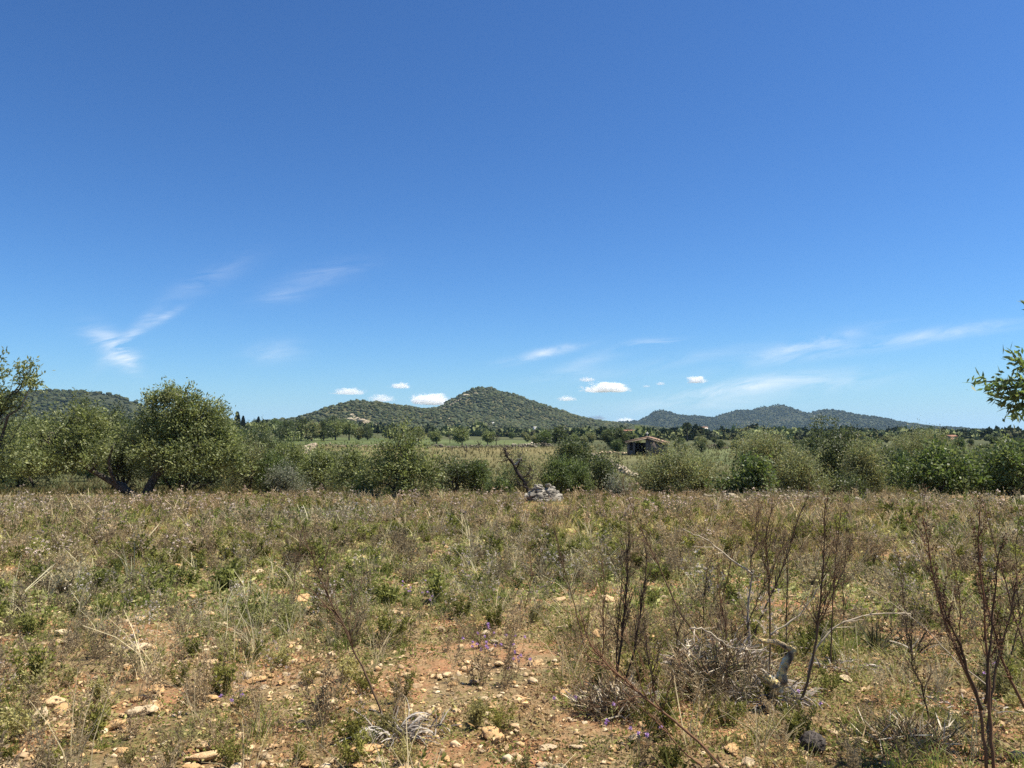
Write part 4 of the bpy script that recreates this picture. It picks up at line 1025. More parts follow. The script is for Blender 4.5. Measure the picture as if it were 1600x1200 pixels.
def twiggy(tb, r, path, r0, n, L, c, t0=.35, ang=.55, sub=3, seeds=0, sc=(.06, .045, .035), seedsz=.012):
    m = len(path); up = np.array([0, 0, 1.])
    for i in range(n):
        t = t0 + (1 - t0) * (i + r.uniform()) / n; k = min(m - 2, int(t * (m - 1))); o = path[k] + (path[k + 1] - path[k]) * (t * (m - 1) - k)
        tg = nrm(path[k + 1] - path[k]); dr = nrm(tg + r.normal(0, ang, 3)); l = L * (1.25 - .8 * t) * r.uniform(.5, 1.2)
        e = o + dr * l + up * l * .12; c1 = curve(o, e, 6, .18, r, .02); rr = r0 * (1 - .65 * t) * .55
        tube(tb, c1, np.linspace(rr, rr * .35, 6), 4, A(c) * r.uniform(.8, 1.25))
        for j in range(sub):
            s = c1[r.integers(1, 6)]; e2 = s + nrm(nrm(e - o) + r.normal(0, .5, 3)) * l * r.uniform(.25, .5); c2 = curve(s, e2, 4, .2, r)
            tube(tb, c2, np.linspace(rr * .5, rr * .25, 4), 3, A(c) * r.uniform(.8, 1.25))
            if seeds:
                q = c2[r.integers(0, 4, seeds)] + r.normal(0, .003, (seeds, 3)); leaves(tb, q, r.normal(0, 1, (seeds, 3)) + [0, 0, .6], seedsz, seedsz * .6, A([sc]) * r.uniform(.7, 1.4, (seeds, 1)), r)
        if seeds:
            k2 = seeds * 3; q = c1[r.integers(1, 6, k2)] + r.normal(0, .004, (k2, 3)); leaves(tb, q, r.normal(0, 1, (k2, 3)) + [0, 0, .6], seedsz, seedsz * .6, A([sc]) * r.uniform(.7, 1.4, (k2, 1)), r)

def dry_plant(name, label, cat, stems, seed):
    """stems: list of dicts(pts, r, n, L, c, dd, seeds...)"""
    r = np.random.default_rng(seed); base = None; objs = []
    for s in stems:
        P = stalk_path(s['pts'], s.get('dd', 0.), s.get('d0'))
        if base is None: base = P[0].copy(); root = empty(name, base); tag(root, label, cat)
        q = resample(P - base, 22); q = q + np.cumsum(r.normal(0, .0035, q.shape), 0)
        tb = MB(); R0 = s['r']; c = s.get('c', (.10, .075, .06))
        tube(tb, q, np.linspace(R0, R0 * .3, 22), 6, c)
        twiggy(tb, r, q, R0, int(s.get('n', 14) * (1.0 if s.get('sc') else 1.7)), s.get('L', .22), c, s.get('t0', .35), s.get('ang', .5), s.get('sub', 3), s.get('seeds', 0), s.get('sc', (.06, .042, .032)), s.get('ss', .012))
        tb.build('stem', M_dry, root, smooth=True)
    return root
BR = (.135, .085, .05); RB = (.165, .09, .05); DK = (.075, .048, .03); GY = (.30, .26, .21); OLs = (.17, .155, .10); PALE = (.42, .35, .25)
dry_plant('dry_stalk', 'thin dark leaning stalk rising from the dried leaf clump, twigs at its top', 'dried plant', [dict(pts=[(608, 1142), (575, 1060), (545, 990), (520, 945), (500, 900), (482, 850)], r=.0085, n=26, L=.34, t0=.42, ang=.5, sub=4, c=BR)], 1)
dry_plant('dry_stalk', 'dense bunch of dark upright stalks left of the middle debris', 'dried plant', [
    dict(pts=[(962, 1085), (972, 1020), (980, 960), (985, 900), (990, 835)], r=.010, n=22, L=.26, t0=.3, ang=.28, sub=4, c=DK),
    dict(pts=[(972, 1085), (990, 1010), (1000, 950), (1010, 890), (1005, 850)], r=.008, n=18, L=.22, t0=.3, ang=.25, sub=4, c=DK),
    dict(pts=[(966, 1088), (965, 1020), (968, 960), (976, 900)], r=.006, n=14, L=.2, t0=.3, ang=.25, sub=3, c=DK)], 2)
dry_plant('dry_stalk', 'slender brown stalk curving up to a forked tip above the field edge', 'dried plant', [
    dict(pts=[(1100, 1010), (1062, 960), (1035, 905), (1018, 860), (998, 820), (975, 755)], r=.008, n=16, L=.36, t0=.45, ang=.45, sub=4, c=BR)], 3)
dry_plant('dry_stalk', 'thin wavy stalk beside the pale mottled boulder', 'dried plant', [
    dict(pts=[(925, 1045), (905, 985), (893, 930), (880, 890), (868, 840), (855, 790)], r=.006, n=16, L=.32, t0=.45, ang=.5, sub=4, c=BR)], 4)
dry_plant('fallen_stalk', 'long reddish fallen stalk slanting to the bottom edge', 'dried plant', [
    dict(pts=[(1135, 1205), (1065, 1130), (1010, 1085), (965, 1040), (930, 1000), (915, 950)], r=.009, n=16, L=.34, t0=.35, ang=.45, sub=3, c=RB),
    dict(pts=[(1100, 1200), (1040, 1140), (1000, 1105), (975, 1080)], r=.006, n=8, L=.2, t0=.3, c=RB)], 5)
dry_plant('dead_branch', 'grey peeling upright stem with a pale forked branch pointing left', 'dead branch', [
    dict(pts=[(1172, 1030), (1170, 980), (1172, 930), (1176, 895)], r=.014, n=6, L=.12, c=GY, sub=1),
    dict(pts=[(1176, 897), (1150, 878), (1125, 855), (1100, 838), (1072, 823)], r=.009, n=5, L=.2, c=PALE, t0=.3, sub=1, d0=None if False else hit(1172, 1030)[1]),
    dict(pts=[(1174, 900), (1172, 870), (1182, 850), (1180, 820), (1188, 790)], r=.006, n=14, L=.25, c=BR, d0=hit(1172, 1030)[1], t0=.2, sub=4)], 6)
dry_plant('dry_stalk', 'tall dark stalk bending right to a spray of thin twigs', 'dried plant', [
    dict(pts=[(1172, 1010), (1195, 950), (1222, 890), (1242, 840), (1260, 792), (1272, 765)], r=.009, n=22, L=.30, t0=.35, ang=.4, sub=4, c=BR)], 7)
dry_plant('dry_stalk', 'straight thin stalk in the centre of the debris with a twiggy brown head', 'dried plant', [
    dict(pts=[(1203, 1075), (1204, 1010), (1203, 950), (1198, 890), (1196, 830), (1204, 775)], r=.0075, n=26, L=.30, t0=.45, ang=.38, sub=5, c=BR)], 8)
dry_plant('dry_stalk', 'tall curved stalk right of the lichen covered log, twiggy at the top', 'dried plant', [
    dict(pts=[(1245, 1110), (1265, 1060), (1278, 1000), (1284, 930), (1290, 860), (1292, 780)], r=.009, n=26, L=.28, t0=.35, ang=.4, sub=4, c=BR),
    dict(pts=[(1298, 1035), (1300, 980), (1302, 910), (1305, 840), (1308, 790)], r=.005, n=18, L=.26, t0=.4, ang=.4, sub=4, c=BR, d0=4.9)], 9)
dry_plant('dry_stalk', 'thin reddish stalk between the forked stem and the slender curving one', 'dried plant', [
    dict(pts=[(1120, 985), (1128, 940), (1140, 890), (1150, 850), (1160, 800)], r=.005, n=14, L=.25, t0=.3, ang=.5, sub=4, c=RB)], 10)
SD = dict(seeds=4, sc=(.115, .07, .042), ss=.012)
dry_plant('seed_stalk', 'dark brown seeded plant of several thick stems at the right edge', 'dried plant', [
    dict(pts=[(1543, 1215), (1540, 1150), (1532, 1090), (1512, 1040), (1490, 990), (1470, 930), (1455, 870), (1442, 805)], r=.0085, n=22, L=.22, t0=.4, ang=.3, sub=4, c=RB, **SD),
    dict(pts=[(1549, 1215), (1545, 1140), (1540, 1060), (1536, 990), (1530, 930), (1522, 860), (1518, 800)], r=.0085, n=20, L=.20, t0=.4, ang=.28, sub=4, c=RB, **SD),
    dict(pts=[(1545, 1180), (1555, 1090), (1572, 1020), (1590, 960), (1600, 900)], r=.009, n=14, L=.2, t0=.35, ang=.3, sub=3, c=BR, **SD),
    dict(pts=[(1536, 1110), (1520, 1060), (1505, 1010), (1478, 965), (1462, 920)], r=.008, n=16, L=.18, t0=.3, ang=.3, sub=4, c=DK, d0=3.75, **SD),
    dict(pts=[(1540, 1100), (1545, 1040), (1558, 960), (1560, 900), (1565, 850)], r=.007, n=12, L=.16, t0=.3, ang=.3, sub=3, c=DK, d0=3.8, **SD)], 11)
dry_plant('seed_stalk', 'thick reddish stems leaning in from the lower right corner', 'dried plant', [
    dict(pts=[(1650, 1180), (1600, 1105), (1575, 1050), (1555, 990), (1538, 930), (1528, 880)], r=.010, n=16, L=.2, t0=.4, ang=.3, sub=4, c=RB, **SD),
    dict(pts=[(1640, 1120), (1605, 1030), (1580, 950), (1565, 890), (1548, 830), (1540, 785)], r=.007, n=16, L=.25, t0=.35, ang=.4, sub=4, c=BR)], 12)
dry_plant('dry_stalk', 'fine leaning straw stalk crossing behind the right hand seed plant', 'dried plant', [
    dict(pts=[(1548, 1078), (1490, 1035), (1440, 985), (1390, 945), (1330, 912)], r=.004, n=6, L=.15, t0=.3, c=PALE, sub=1, d0=4.4),
    ], 13)

# more of the same thin stalks growing out of the debris
for i, (bx, by, tx, ty, lb) in enumerate([(1060, 1060, 1045, 905, 'thin twiggy stalk at the left rim of the leaf heap'), (1090, 1050, 1108, 870, 'thin twiggy stalk growing through the grey leaf heap'), (1135, 1070, 1118, 905, 'short twiggy stalk in the middle of the leaf heap'),
    (1150, 1040, 1212, 860, 'twiggy stalk crossing behind the straight one'), (1222, 1060, 1232, 850, 'twiggy stalk close beside the lichened log'), (1255, 1030, 1330, 850, 'twiggy stalk spreading right above the arched branch'), (1318, 1010, 1322, 830, 'thin upright twiggy stalk right of the tall curved one'),
    (1030, 1120, 1010, 960, 'short reddish twiggy stalk by the fallen stalk'), (940, 1060, 935, 880, 'thin twiggy stalk just left of the dark bunch'), (1420, 1010, 1405, 880, 'low twiggy stalk between the sword leaf tufts'), (1600, 1010, 1592, 800, 'thin twiggy stalk touching the right frame edge'),
    (1500, 1020, 1488, 850, 'twiggy stalk left behind the seed plant'), (1568, 1060, 1610, 850, 'twiggy stalk right behind the seed plant'), (1455, 1140, 1425, 960, 'low brown twiggy stalk left of the seed plant base'), (820, 950, 830, 850, 'small twiggy stalk in the middle weeds'), (455, 930, 470, 830, 'small twiggy stalk left of the leaning one')]):
    mx_, my_ = (bx + tx) / 2 + rng.uniform(-10, 10), (by + ty) / 2
    dry_plant('dry_stalk', lb, 'dried plant', [dict(pts=[(bx, by), (mx_, my_), (tx, ty)], r=.0055, n=16, L=.26, t0=.2, ang=.5, sub=4, c=[BR, DK, RB][i % 3], seeds=2 if i % 2 else 0, ss=.012)], 40 + i)

# bare branches lying in the debris
def branch(label, pts, r0, c, seed, n=5, L=.12, lift=0., d0=None, name='dead_branch', dd=0):
    r = np.random.default_rng(seed); P = stalk_path(pts, dd, d0); base = P[0].copy(); tb = MB(); q = resample(P - base, 18); q = q + np.cumsum(r.normal(0, .006, q.shape), 0); n = int(n * 1.8)
    tube(tb, q, np.linspace(r0, r0 * .4, 18) * (1 + .16 * r.normal(0, 1, 18)), 7, c); twiggy(tb, r, q, r0, n, L, c, .2, .7, 1)
    o = tb.build(name, M_dry, smooth=True); o.location = [float(a) for a in base]; tag(o, label, 'dead branch')
branch('arched bleached branch bending over to the right in the debris', [(1262, 1062), (1278, 1012), (1305, 985), (1345, 966), (1390, 958), (1425, 960)], .0085, (.42, .35, .25), 1, 7, .16)
branch('pale straight stick on the ground below the grey leaf heap', [(1045, 1082), (1075, 1092), (1110, 1108), (1150, 1128)], .010, PALE, 2, 3, .08)
branch('pale stick leaning to the upper right behind the curved stalk', [(1200, 992), (1240, 958), (1270, 930), (1296, 900)], .007, PALE, 3, 5, .12, d0=5.2)
branch('thin pale twig running down into the debris from the left', [(1078, 985), (1095, 980), (1120, 1000), (1150, 1010), (1180, 1008)], .006, PALE, 4, 5, .12, d0=5.2)
branch('curved pale root lying at the foot of the debris', [(1085, 1145), (1105, 1152), (1130, 1148), (1145, 1140)], .011, (.38, .28, .18), 5, 2, .05)
branch('long thin reddish stick lying from the debris toward the bottom edge', [(1060, 1040), (1110, 1090), (1165, 1150), (1215, 1195)], .006, RB, 6, 4, .1, d0=None, dd=-.8)

# ---- logs
M_lichen = noisy_mat('lichen_bark', (.16, .11, .07), (.55, .44, .27), 26, .95, 1., 60, (.80, .52, .13), .012)
def log(label, pts, rad, mat, seed, name='log', dd=0, d0=None, fork=None):
    r = np.random.default_rng(seed); P = stalk_path(pts, dd, d0); base = P[0].copy(); m = 44; sd = 18
    def piece(mb, q, rd):
        q = resample(q, m); q = q + np.cumsum(r.normal(0, .0015, q.shape), 0)
        t0 = MB(); tube(t0, q, np.interp(np.linspace(0, 1, m), np.linspace(0, 1, len(rd)), rd), sd); v, qd, tr, c = t0.arrays()
        cen = np.vstack([np.repeat(q, sd, 0), q[:1], q[-1:]]); o = v - cen
        n = 1 + .30 * fbm(v[:, 0] * 30, v[:, 1] * 30, v[:, 2] * 30, o=3, seed=seed) + .22 * (vnoise(np.repeat(np.arange(m), sd) * .45, np.zeros(m * sd), seed=seed).tolist() + [0, 0] if False else np.append(vnoise(np.repeat(np.arange(m), sd) * .45, np.zeros(m * sd), seed=seed), [0, 0]))
        v = cen + o * n[:, None]; k = fbm(v[:, 0] * 22, v[:, 1] * 22, v[:, 2] * 22, o=3, seed=seed + 4)
        pal = A([(.10, .08, .06), (.40, .33, .22), (.74, .55, .20), (.78, .72, .55)]); w = np.clip((k + .45) * 3.4, 0, 2.999); a = w.astype(int)
        mb.add(v, qd, tr, pal[a] * (1 - (w - a))[:, None] + pal[a + 1] * (w - a)[:, None])
    tb = MB(); piece(tb, P - base, rad)
    if fork: piece(tb, stalk_path(fork, dd, base[1]) - base, [.02, .016, .012])
    o = tb.build(name, mat, smooth=True); o.location = [float(a) for a in base]; tag(o, label, 'log')
M_log = noisy_mat('lichen_log', (.75, .72, .68), (1.1, 1.05, 1.0), 30, .95, 1., 90, None, .01, attr=True)
dl = hit(1215, 1108)[1]
log('broken standing log with yellow lichen bands and a side fork pointing left, in the debris', [(1212, 1112), (1212, 1085), (1222, 1062), (1224, 1040), (1233, 1024), (1238, 1008)], [.040, .031, .035, .027, .025, .017], M_log, 1, d0=dl, fork=[(1238, 1014), (1215, 1002), (1186, 996)])
log('short lichened stub pointing left beside the standing log', [(1196, 1058), (1203, 1064), (1216, 1074)], [.016, .028, .03], M_log, 2, d0=dl - .04)
log('rotten lichened log running down to the charred stump', [(1222, 1105), (1232, 1122), (1250, 1148)], [.04, .036, .03], M_log, 3)
log('flat orange brown bark piece right of the standing log', [(1262, 1080), (1285, 1090), (1318, 1104)], [.022, .034, .03, .012], noisy_mat('orange_bark', (.26, .15, .08), (.62, .42, .24), 22, .9, .9, 50), 4)
def charred():
    p = hit(1270, 1175); r = np.random.default_rng(2); v, t = icosphere(3)
    v = v * (1 + .10 * fbm(v[:, 0] * 3, v[:, 1] * 3, v[:, 2] * 3, seed=4)[:, None] + .05 * r.normal(0, 1, (len(v), 1))) * [.066, .064, .06]
    mb = MB(); mb.add(v, None, t); n = 120; k = r.integers(0, len(v), n); leaves(mb, v[k] * .96, v[k] * 3 + r.normal(0, .5, (n, 3)), .022, .008, A([(1.6, 1.4, 1.2)]) * r.uniform(.4, 2, (n, 1)), r)
    o = mb.build('stump', noisy_mat('charred', (.025, .021, .018), (.10, .085, .075), 40, .9, 1, 70, (.2, .18, .16), .01, attr=True)); o.location = [float(p[0]), float(p[1]), float(p[2]) + .045]; tag(o, 'dark charred round stump near the bottom edge', 'stump')
charred()

# ---- clumps of dried curled strap leaves
def strap_clump(label, px, py, rad, n, L, seed, cols=((.40, .35, .30), (.30, .26, .22), (.22, .18, .15)), name='dried_leaf_clump', up=.4, w=.012, cat='dried plant', curl=1.0, hg=.0):
    r = np.random.default_rng(seed); p = hit(px, py); mb = MB()
    for i in range(n):
        a = r.uniform(0, 6.28); q = rad * math.sqrt(r.uniform()); b = np.array([q * math.cos(a), q * math.sin(a) * .8, r.uniform(-.01, .02) + hg * r.uniform() * (1 - q / rad * .8)])
        th = a + r.normal(0, .7); e = r.uniform(.2, 1.3) * up * 2; l = L * r.uniform(.5, 1.2); k = 7
        pts = [b]; dirv = np.array([math.cos(th) * math.cos(e), math.sin(th) * math.cos(e), math.sin(e)]); bend = r.uniform(.15, .55) * curl
        for j in range(k):
            pts.append(pts[-1] + dirv * l / k); dirv = nrm(dirv + np.array([r.normal(0, .12), r.normal(0, .12), -bend * .55]))
        pts = np.array(pts); gz = H(pts[:, 0] + p[0], pts[:, 1] + p[1]) - p[2] + .004; pts[:, 2] = np.maximum(pts[:, 2], gz)
        ribbon(mb, pts, w * r.uniform(.6, 1.3), A(cols[r.integers(len(cols))]) * r.uniform(.75, 1.2), r)
    o = mb.build(name, M_dry); o.location = [float(c) for c in p]; tag(o, label, cat)
strap_clump('tuft of curled silvery dried leaves at the foot of the leaning stalk', 612, 1155, .13, 170, .21, 1, ((.42, .38, .33), (.30, .26, .22), (.18, .15, .12)), w=.010, hg=.05)
strap_clump('litter of dried leaves trailing right from the silvery tuft', 672, 1140, .12, 26, .14, 2, w=.010)
strap_clump('big heap of grey curled dead leaves in the middle of the debris', 1125, 1045, .36, 620, .17, 3, w=.011, up=.45, hg=.22)
def brush(label, px, py, rx, h, n, seed):
    r = np.random.default_rng(seed); p = hit(px, py); mb = MB()
    d = nrm(r.normal(0, 1, (n, 3))); d[:, 2] = abs(d[:, 2]); rr = r.uniform(0, 1, (n, 1)) ** .5
    lump = 1 + .55 * fbm(d[:, 0] * 2.5, d[:, 1] * 2.5, d[:, 2] * 2.5, seed=seed)[:, None]; pos = d * rr * [rx, rx * .7, h] * lump; pos[:, 2] *= r.uniform(.3, 1.15, n); ax = r.normal(0, 1, (n, 3)) * [1, 1, .7] + d * .5 + [0, 0, .35]
    cc = A([(.17, .12, .065), (.27, .20, .115), (.46, .39, .28), (.58, .50, .37), (.19, .19, .07)])[r.choice(5, n, p=[.26, .28, .18, .10, .18])] * r.uniform(.7, 1.3, (n, 1))
    leaves(mb, pos, ax, r.uniform(.05, .16, n), r.uniform(.004, .010, n), cc, r)
    for k in range(70):
        b = np.append(r.normal(0, .3, 2) * [rx, rx * .7], 0); e = b + (nrm(r.normal(0, 1, 3) * [1, .8, .3] + [0, 0, 1]) * h * r.uniform(.7, 1.6)); tube(mb, curve(b, e, 7, .35, r), np.linspace(.005, .0015, 7), 4, A(BR) * r.uniform(.6, 1.8))
    o = mb.build('brush_pile', M_dry); o.location = [float(c) for c in p]; tag(o, label, 'dead brush')
brush('dense tangle of dead dry brush in the middle of the debris, beside the lichened log', 1130, 1078, .42, .34, 3400, 21)
brush('smaller tangle of dead brush at the foot of the dark upright stalks', 955, 1115, .26, .20, 1200, 22)
brush('loose dead brush right of the charred stump toward the corner', 1420, 1160, .34, .10, 700, 23)
strap_clump('grey dried leaf clump at the base of the dark upright stalks', 970, 1100, .22, 260, .15, 4, w=.010, hg=.10)
strap_clump('dried leaf clump around the foot of the lichened log', 1205, 1095, .26, 280, .16, 5, w=.010, hg=.14)
strap_clump('small grey leaf rosette right of the curved stalk base', 1290, 1045, .08, 46, .14, 6, w=.011)
strap_clump('spiky green brown tuft of sword leaves under the arched branch', 1370, 1015, .06, 26, .30, 7, ((.10, .115, .05), (.14, .12, .06), (.08, .07, .04)), 'sword_leaf_tuft', .62, .016, curl=.25)
strap_clump('second spiky tuft with dark flattened leaves, right of the first', 1430, 1020, .06, 22, .28, 8, ((.08, .085, .045), (.12, .10, .06), (.28, .25, .2)), 'sword_leaf_tuft', .6, .016, curl=.3)
strap_clump('grey dead leaves lying flat left of the sword leaf tuft', 1335, 1040, .16, 60, .16, 9, w=.010, up=.2)
strap_clump('dry leaf litter below the right hand seed plant', 1500, 1105, .25, 90, .14, 10, w=.009, up=.2)
strap_clump('flattened straw coloured leaves in front of the mottled boulder', 1050, 1010, .2, 70, .14, 11, w=.009, up=.25)

# ------------------------------------------------------------------ almond tree just outside the right edge, one branch reaching in
def edge_tree():
    r = np.random.default_rng(12); X, Y = 5.3, 4.3; z0 = float(H(X, Y)); o = empty('almond_tree', (X, Y, z0))
    tag(o, 'leafy branch of a near almond tree reaching in at the right edge', 'tree'); off = np.array([X, Y, z0])
    tb = MB(); mb = MB()
    tube(tb, resample([(0, 0, -.1), (.05, 0, .6), (-.1, 0, 1.2), (-.3, .05, 1.7)], 10), np.linspace(.15, .09, 10), 9)
    fork = np.array([-.3, .05, 1.7]); P = lambda px, py, d: at(px, py, d) - off
    tw = []
    for pts, ra in [([(1760, 640), (1690, 615), (1640, 600), (1590, 592), (1524, 598)], .016), ([(1640, 600), (1610, 582), (1590, 566), (1583, 556)], .008), ([(1690, 615), (1640, 628), (1610, 640), (1592, 648)], .009), ([(1640, 602), (1595, 618), (1562, 622)], .007), ([(1620, 596), (1580, 606), (1548, 608)], .006), ([(1760, 560), (1690, 515), (1612, 482)], .008), ([(1640, 612), (1600, 632), (1578, 638)], .006)]:
        d = 4.15 + r.uniform(-.12, .12) if ra < .015 else 4.15
        q = resample([P(a, b, d) for a, b in pts], 14); tube(tb, q, np.linspace(ra, .0025, 14), 5); tw.append(q)
    tube(tb, curve(fork, tw[0][0], 8, .15, r), np.linspace(.06, .016, 8), 7); tube(tb, curve(fork, tw[5][0], 8, .15, r), np.linspace(.04, .012, 8), 6)
    cols = A([(.15, .21, .07), (.11, .16, .055), (.20, .25, .09)])
    for q in tw:
        for k in range(2, 14):
            if np.linalg.norm(q[k] - q[0]) < .05: continue
            n = 12; tg = nrm(q[k] - q[k - 1]); pos = q[k] + r.normal(0, .02, (n, 3)); ax = tg * .6 + r.normal(0, .7, (n, 3))
            leaves(mb, pos, ax, (.058 * r.uniform(.5, 1.15, n)), .015, cols[r.integers(0, 3, n)] * r.uniform(.75, 1.2, (n, 1)), r, .12)
    # the crown proper, to the right of the frame
    lobes = [(.8, .4, 2.5, .9, .9, .6), (1.4, .2, 2.9, .9, .9, .6), (.8, -.5, 2.9, .8, .9, .6), (1.0, 0, 2.2, .9, .9, .5), (.9, .1, 3.3, .7, .8, .5)]
    p = crown(mb, r, lobes, 800, 22, .075, .022, .13, cols, up=.2, gap=.3, shell=.3)
    for i in r.choice(len(p), 60, replace=False): tube(tb, curve(fork, p[i], 7, .3, r), np.linspace(.035, .005, 7), 5)
    mb.build('crown', M_leaf, o); tb.build('trunk', M_bark, o, smooth=True)
edge_tree()

# ------------------------------------------------------------------ sky, sun, clouds
SUN_AZ, SUN_EL = 90., 66.      # degrees to the right of the view direction, above the horizon
w = bpy.data.worlds.new('World'); S.world = w; w.use_nodes = True
N = w.node_tree.nodes; L = w.node_tree.links; N.clear()
out = N.new('ShaderNodeOutputWorld'); bg = N.new('ShaderNodeBackground'); sky = N.new('ShaderNodeTexSky')
sky.sky_type = 'NISHITA'; sky.sun_disc = False; sky.sun_elevation = R(SUN_EL); sky.sun_rotation = R(SUN_AZ)
sky.altitude = 100; sky.air_density = 1.0; sky.dust_density = .5; sky.ozone_density = 8
bg.inputs['Strength'].default_value = .050
tc = N.new('ShaderNodeTexCoord'); sep = N.new('ShaderNodeSeparateXYZ'); L.new(tc.outputs['Generated'], sep.inputs[0])
def mth(op, a, b=None, c=None, clamp=False):
    n = N.new('ShaderNodeMath'); n.operation = op; n.use_clamp = clamp
    for i, v in enumerate((a, b, c)):
        if v is None: continue
        if isinstance(v, (int, float)): n.inputs[i].default_value = v
        else: L.new(v, n.inputs[i])
    return n.outputs[0]
yy = mth('MAXIMUM', sep.outputs[1], .02); az = mth('DIVIDE', sep.outputs[0], yy); el = mth('DIVIDE', sep.outputs[2], yy)
# thin cirrus streaks: direction, length, width, slant, strength, in tangent units
WISPS = [(180, 545, 42, 17, -42, .75), (203, 566, 18, 12, -30, .8), (205, 525, 50, 10, 45, .6), (160, 528, 40, 12, -12, .35), (258, 495, 26, 6, 28, .8), (330, 432, 60, 16, 25, .22), (505, 430, 60, 14, 14, .26), (440, 460, 40, 12, 10, .25), (430, 550, 42, 16, 5, .28),
         (850, 552, 52, 7, 13, .9), (1020, 535, 36, 5, 4, .85), (930, 560, 70, 10, 18, .2), (1150, 605, 110, 10, 9, .7), (1260, 540, 90, 10, 14, .6), (1250, 600, 120, 16, 4, .45), (1420, 530, 220, 10, 9, .45), (900, 585, 60, 10, 5, .2), (1100, 632, 120, 12, 3, .25), (1080, 560, 140, 10, 12, .15)]
tot = None
for (px, py, lx, ly, sl, st) in WISPS:
    q = ray(px, py); u0, v0 = q[0] / q[1], q[2] / q[1]; a = R(sl)
    du = mth('SUBTRACT', az, float(u0)); dv = mth('SUBTRACT', el, float(v0))
    s1 = mth('ADD', mth('MULTIPLY', du, math.cos(a) * F / lx), mth('MULTIPLY', dv, math.sin(a) * F / lx))
    s2 = mth('ADD', mth('MULTIPLY', du, -math.sin(a) * F / ly), mth('MULTIPLY', dv, math.cos(a) * F / ly))
    g = mth('EXPONENT', mth('MULTIPLY', mth('ADD', mth('MULTIPLY', s1, s1), mth('MULTIPLY', s2, s2)), -1.0))
    g = mth('MULTIPLY', g, st); tot = g if tot is None else mth('ADD', tot, g)
cmb = N.new('ShaderNodeCombineXYZ'); L.new(mth('ADD', az, mth('MULTIPLY', el, .6)), cmb.inputs[0]); L.new(mth('MULTIPLY', mth('SUBTRACT', el, mth('MULTIPLY', az, .18)), 5.), cmb.inputs[1])
nz = N.new('ShaderNodeTexNoise'); nz.inputs['Scale'].default_value = 9; nz.inputs['Detail'].default_value = 8; nz.inputs['Roughness'].default_value = .62; nz.inputs['Distortion'].default_value = .6; L.new(cmb.outputs[0], nz.inputs['Vector'])
nf = N.new('ShaderNodeMapRange'); nf.inputs[1].default_value = .36; nf.inputs[2].default_value = .72; L.new(nz.outputs[0], nf.inputs[0])
fac = mth('MULTIPLY', mth('MULTIPLY', tot, nf.outputs[0]), mth('GREATER_THAN', sep.outputs[1], .03), clamp=True)
gm = N.new('ShaderNodeGamma'); gm.inputs[1].default_value = 1.25; L.new(sky.outputs[0], gm.inputs[0])
gn = N.new('ShaderNodeMix'); gn.data_type = 'RGBA'; gn.blend_type = 'MULTIPLY'; gn.inputs[0].default_value = 1; L.new(gm.outputs[0], gn.inputs[6]); gn.inputs[7].default_value = (.68, .91, 1.03, 1)
# the pale band low over the horizon
hb = mth('MULTIPLY', mth('EXPONENT', mth('MULTIPLY', mth('ABSOLUTE', sep.outputs[2]), -25.)), .75, clamp=True)
hm = N.new('ShaderNodeMix'); hm.data_type = 'RGBA'; L.new(hb, hm.inputs[0]); L.new(gn.outputs[2], hm.inputs[6]); hm.inputs[7].default_value = (5.5, 8.8, 12.6, 1)
mx = N.new('ShaderNodeMix'); mx.data_type = 'RGBA'; L.new(fac, mx.inputs[0]); L.new(hm.outputs[2], mx.inputs[6]); mx.inputs[7].default_value = (11.5, 12.0, 12.6, 1)
L.new(mx.outputs[2], bg.inputs[0]); L.new(bg.outputs[0], out.inputs[0])

sun = bpy.data.lights.new('sun', 'SUN'); sun.energy = 5.0; sun.angle = R(.5); sun.color = (1, .93, .80)
so = bpy.data.objects.new('sun', sun); col.objects.link(so)
sd = Vector((math.sin(R(SUN_AZ)) * math.cos(R(SUN_EL)), math.cos(R(SUN_AZ)) * math.cos(R(SUN_EL)), math.sin(R(SUN_EL))))
so.rotation_euler = sd.to_track_quat('Z', 'Y').to_euler(); so.location = (0, 0, 30)

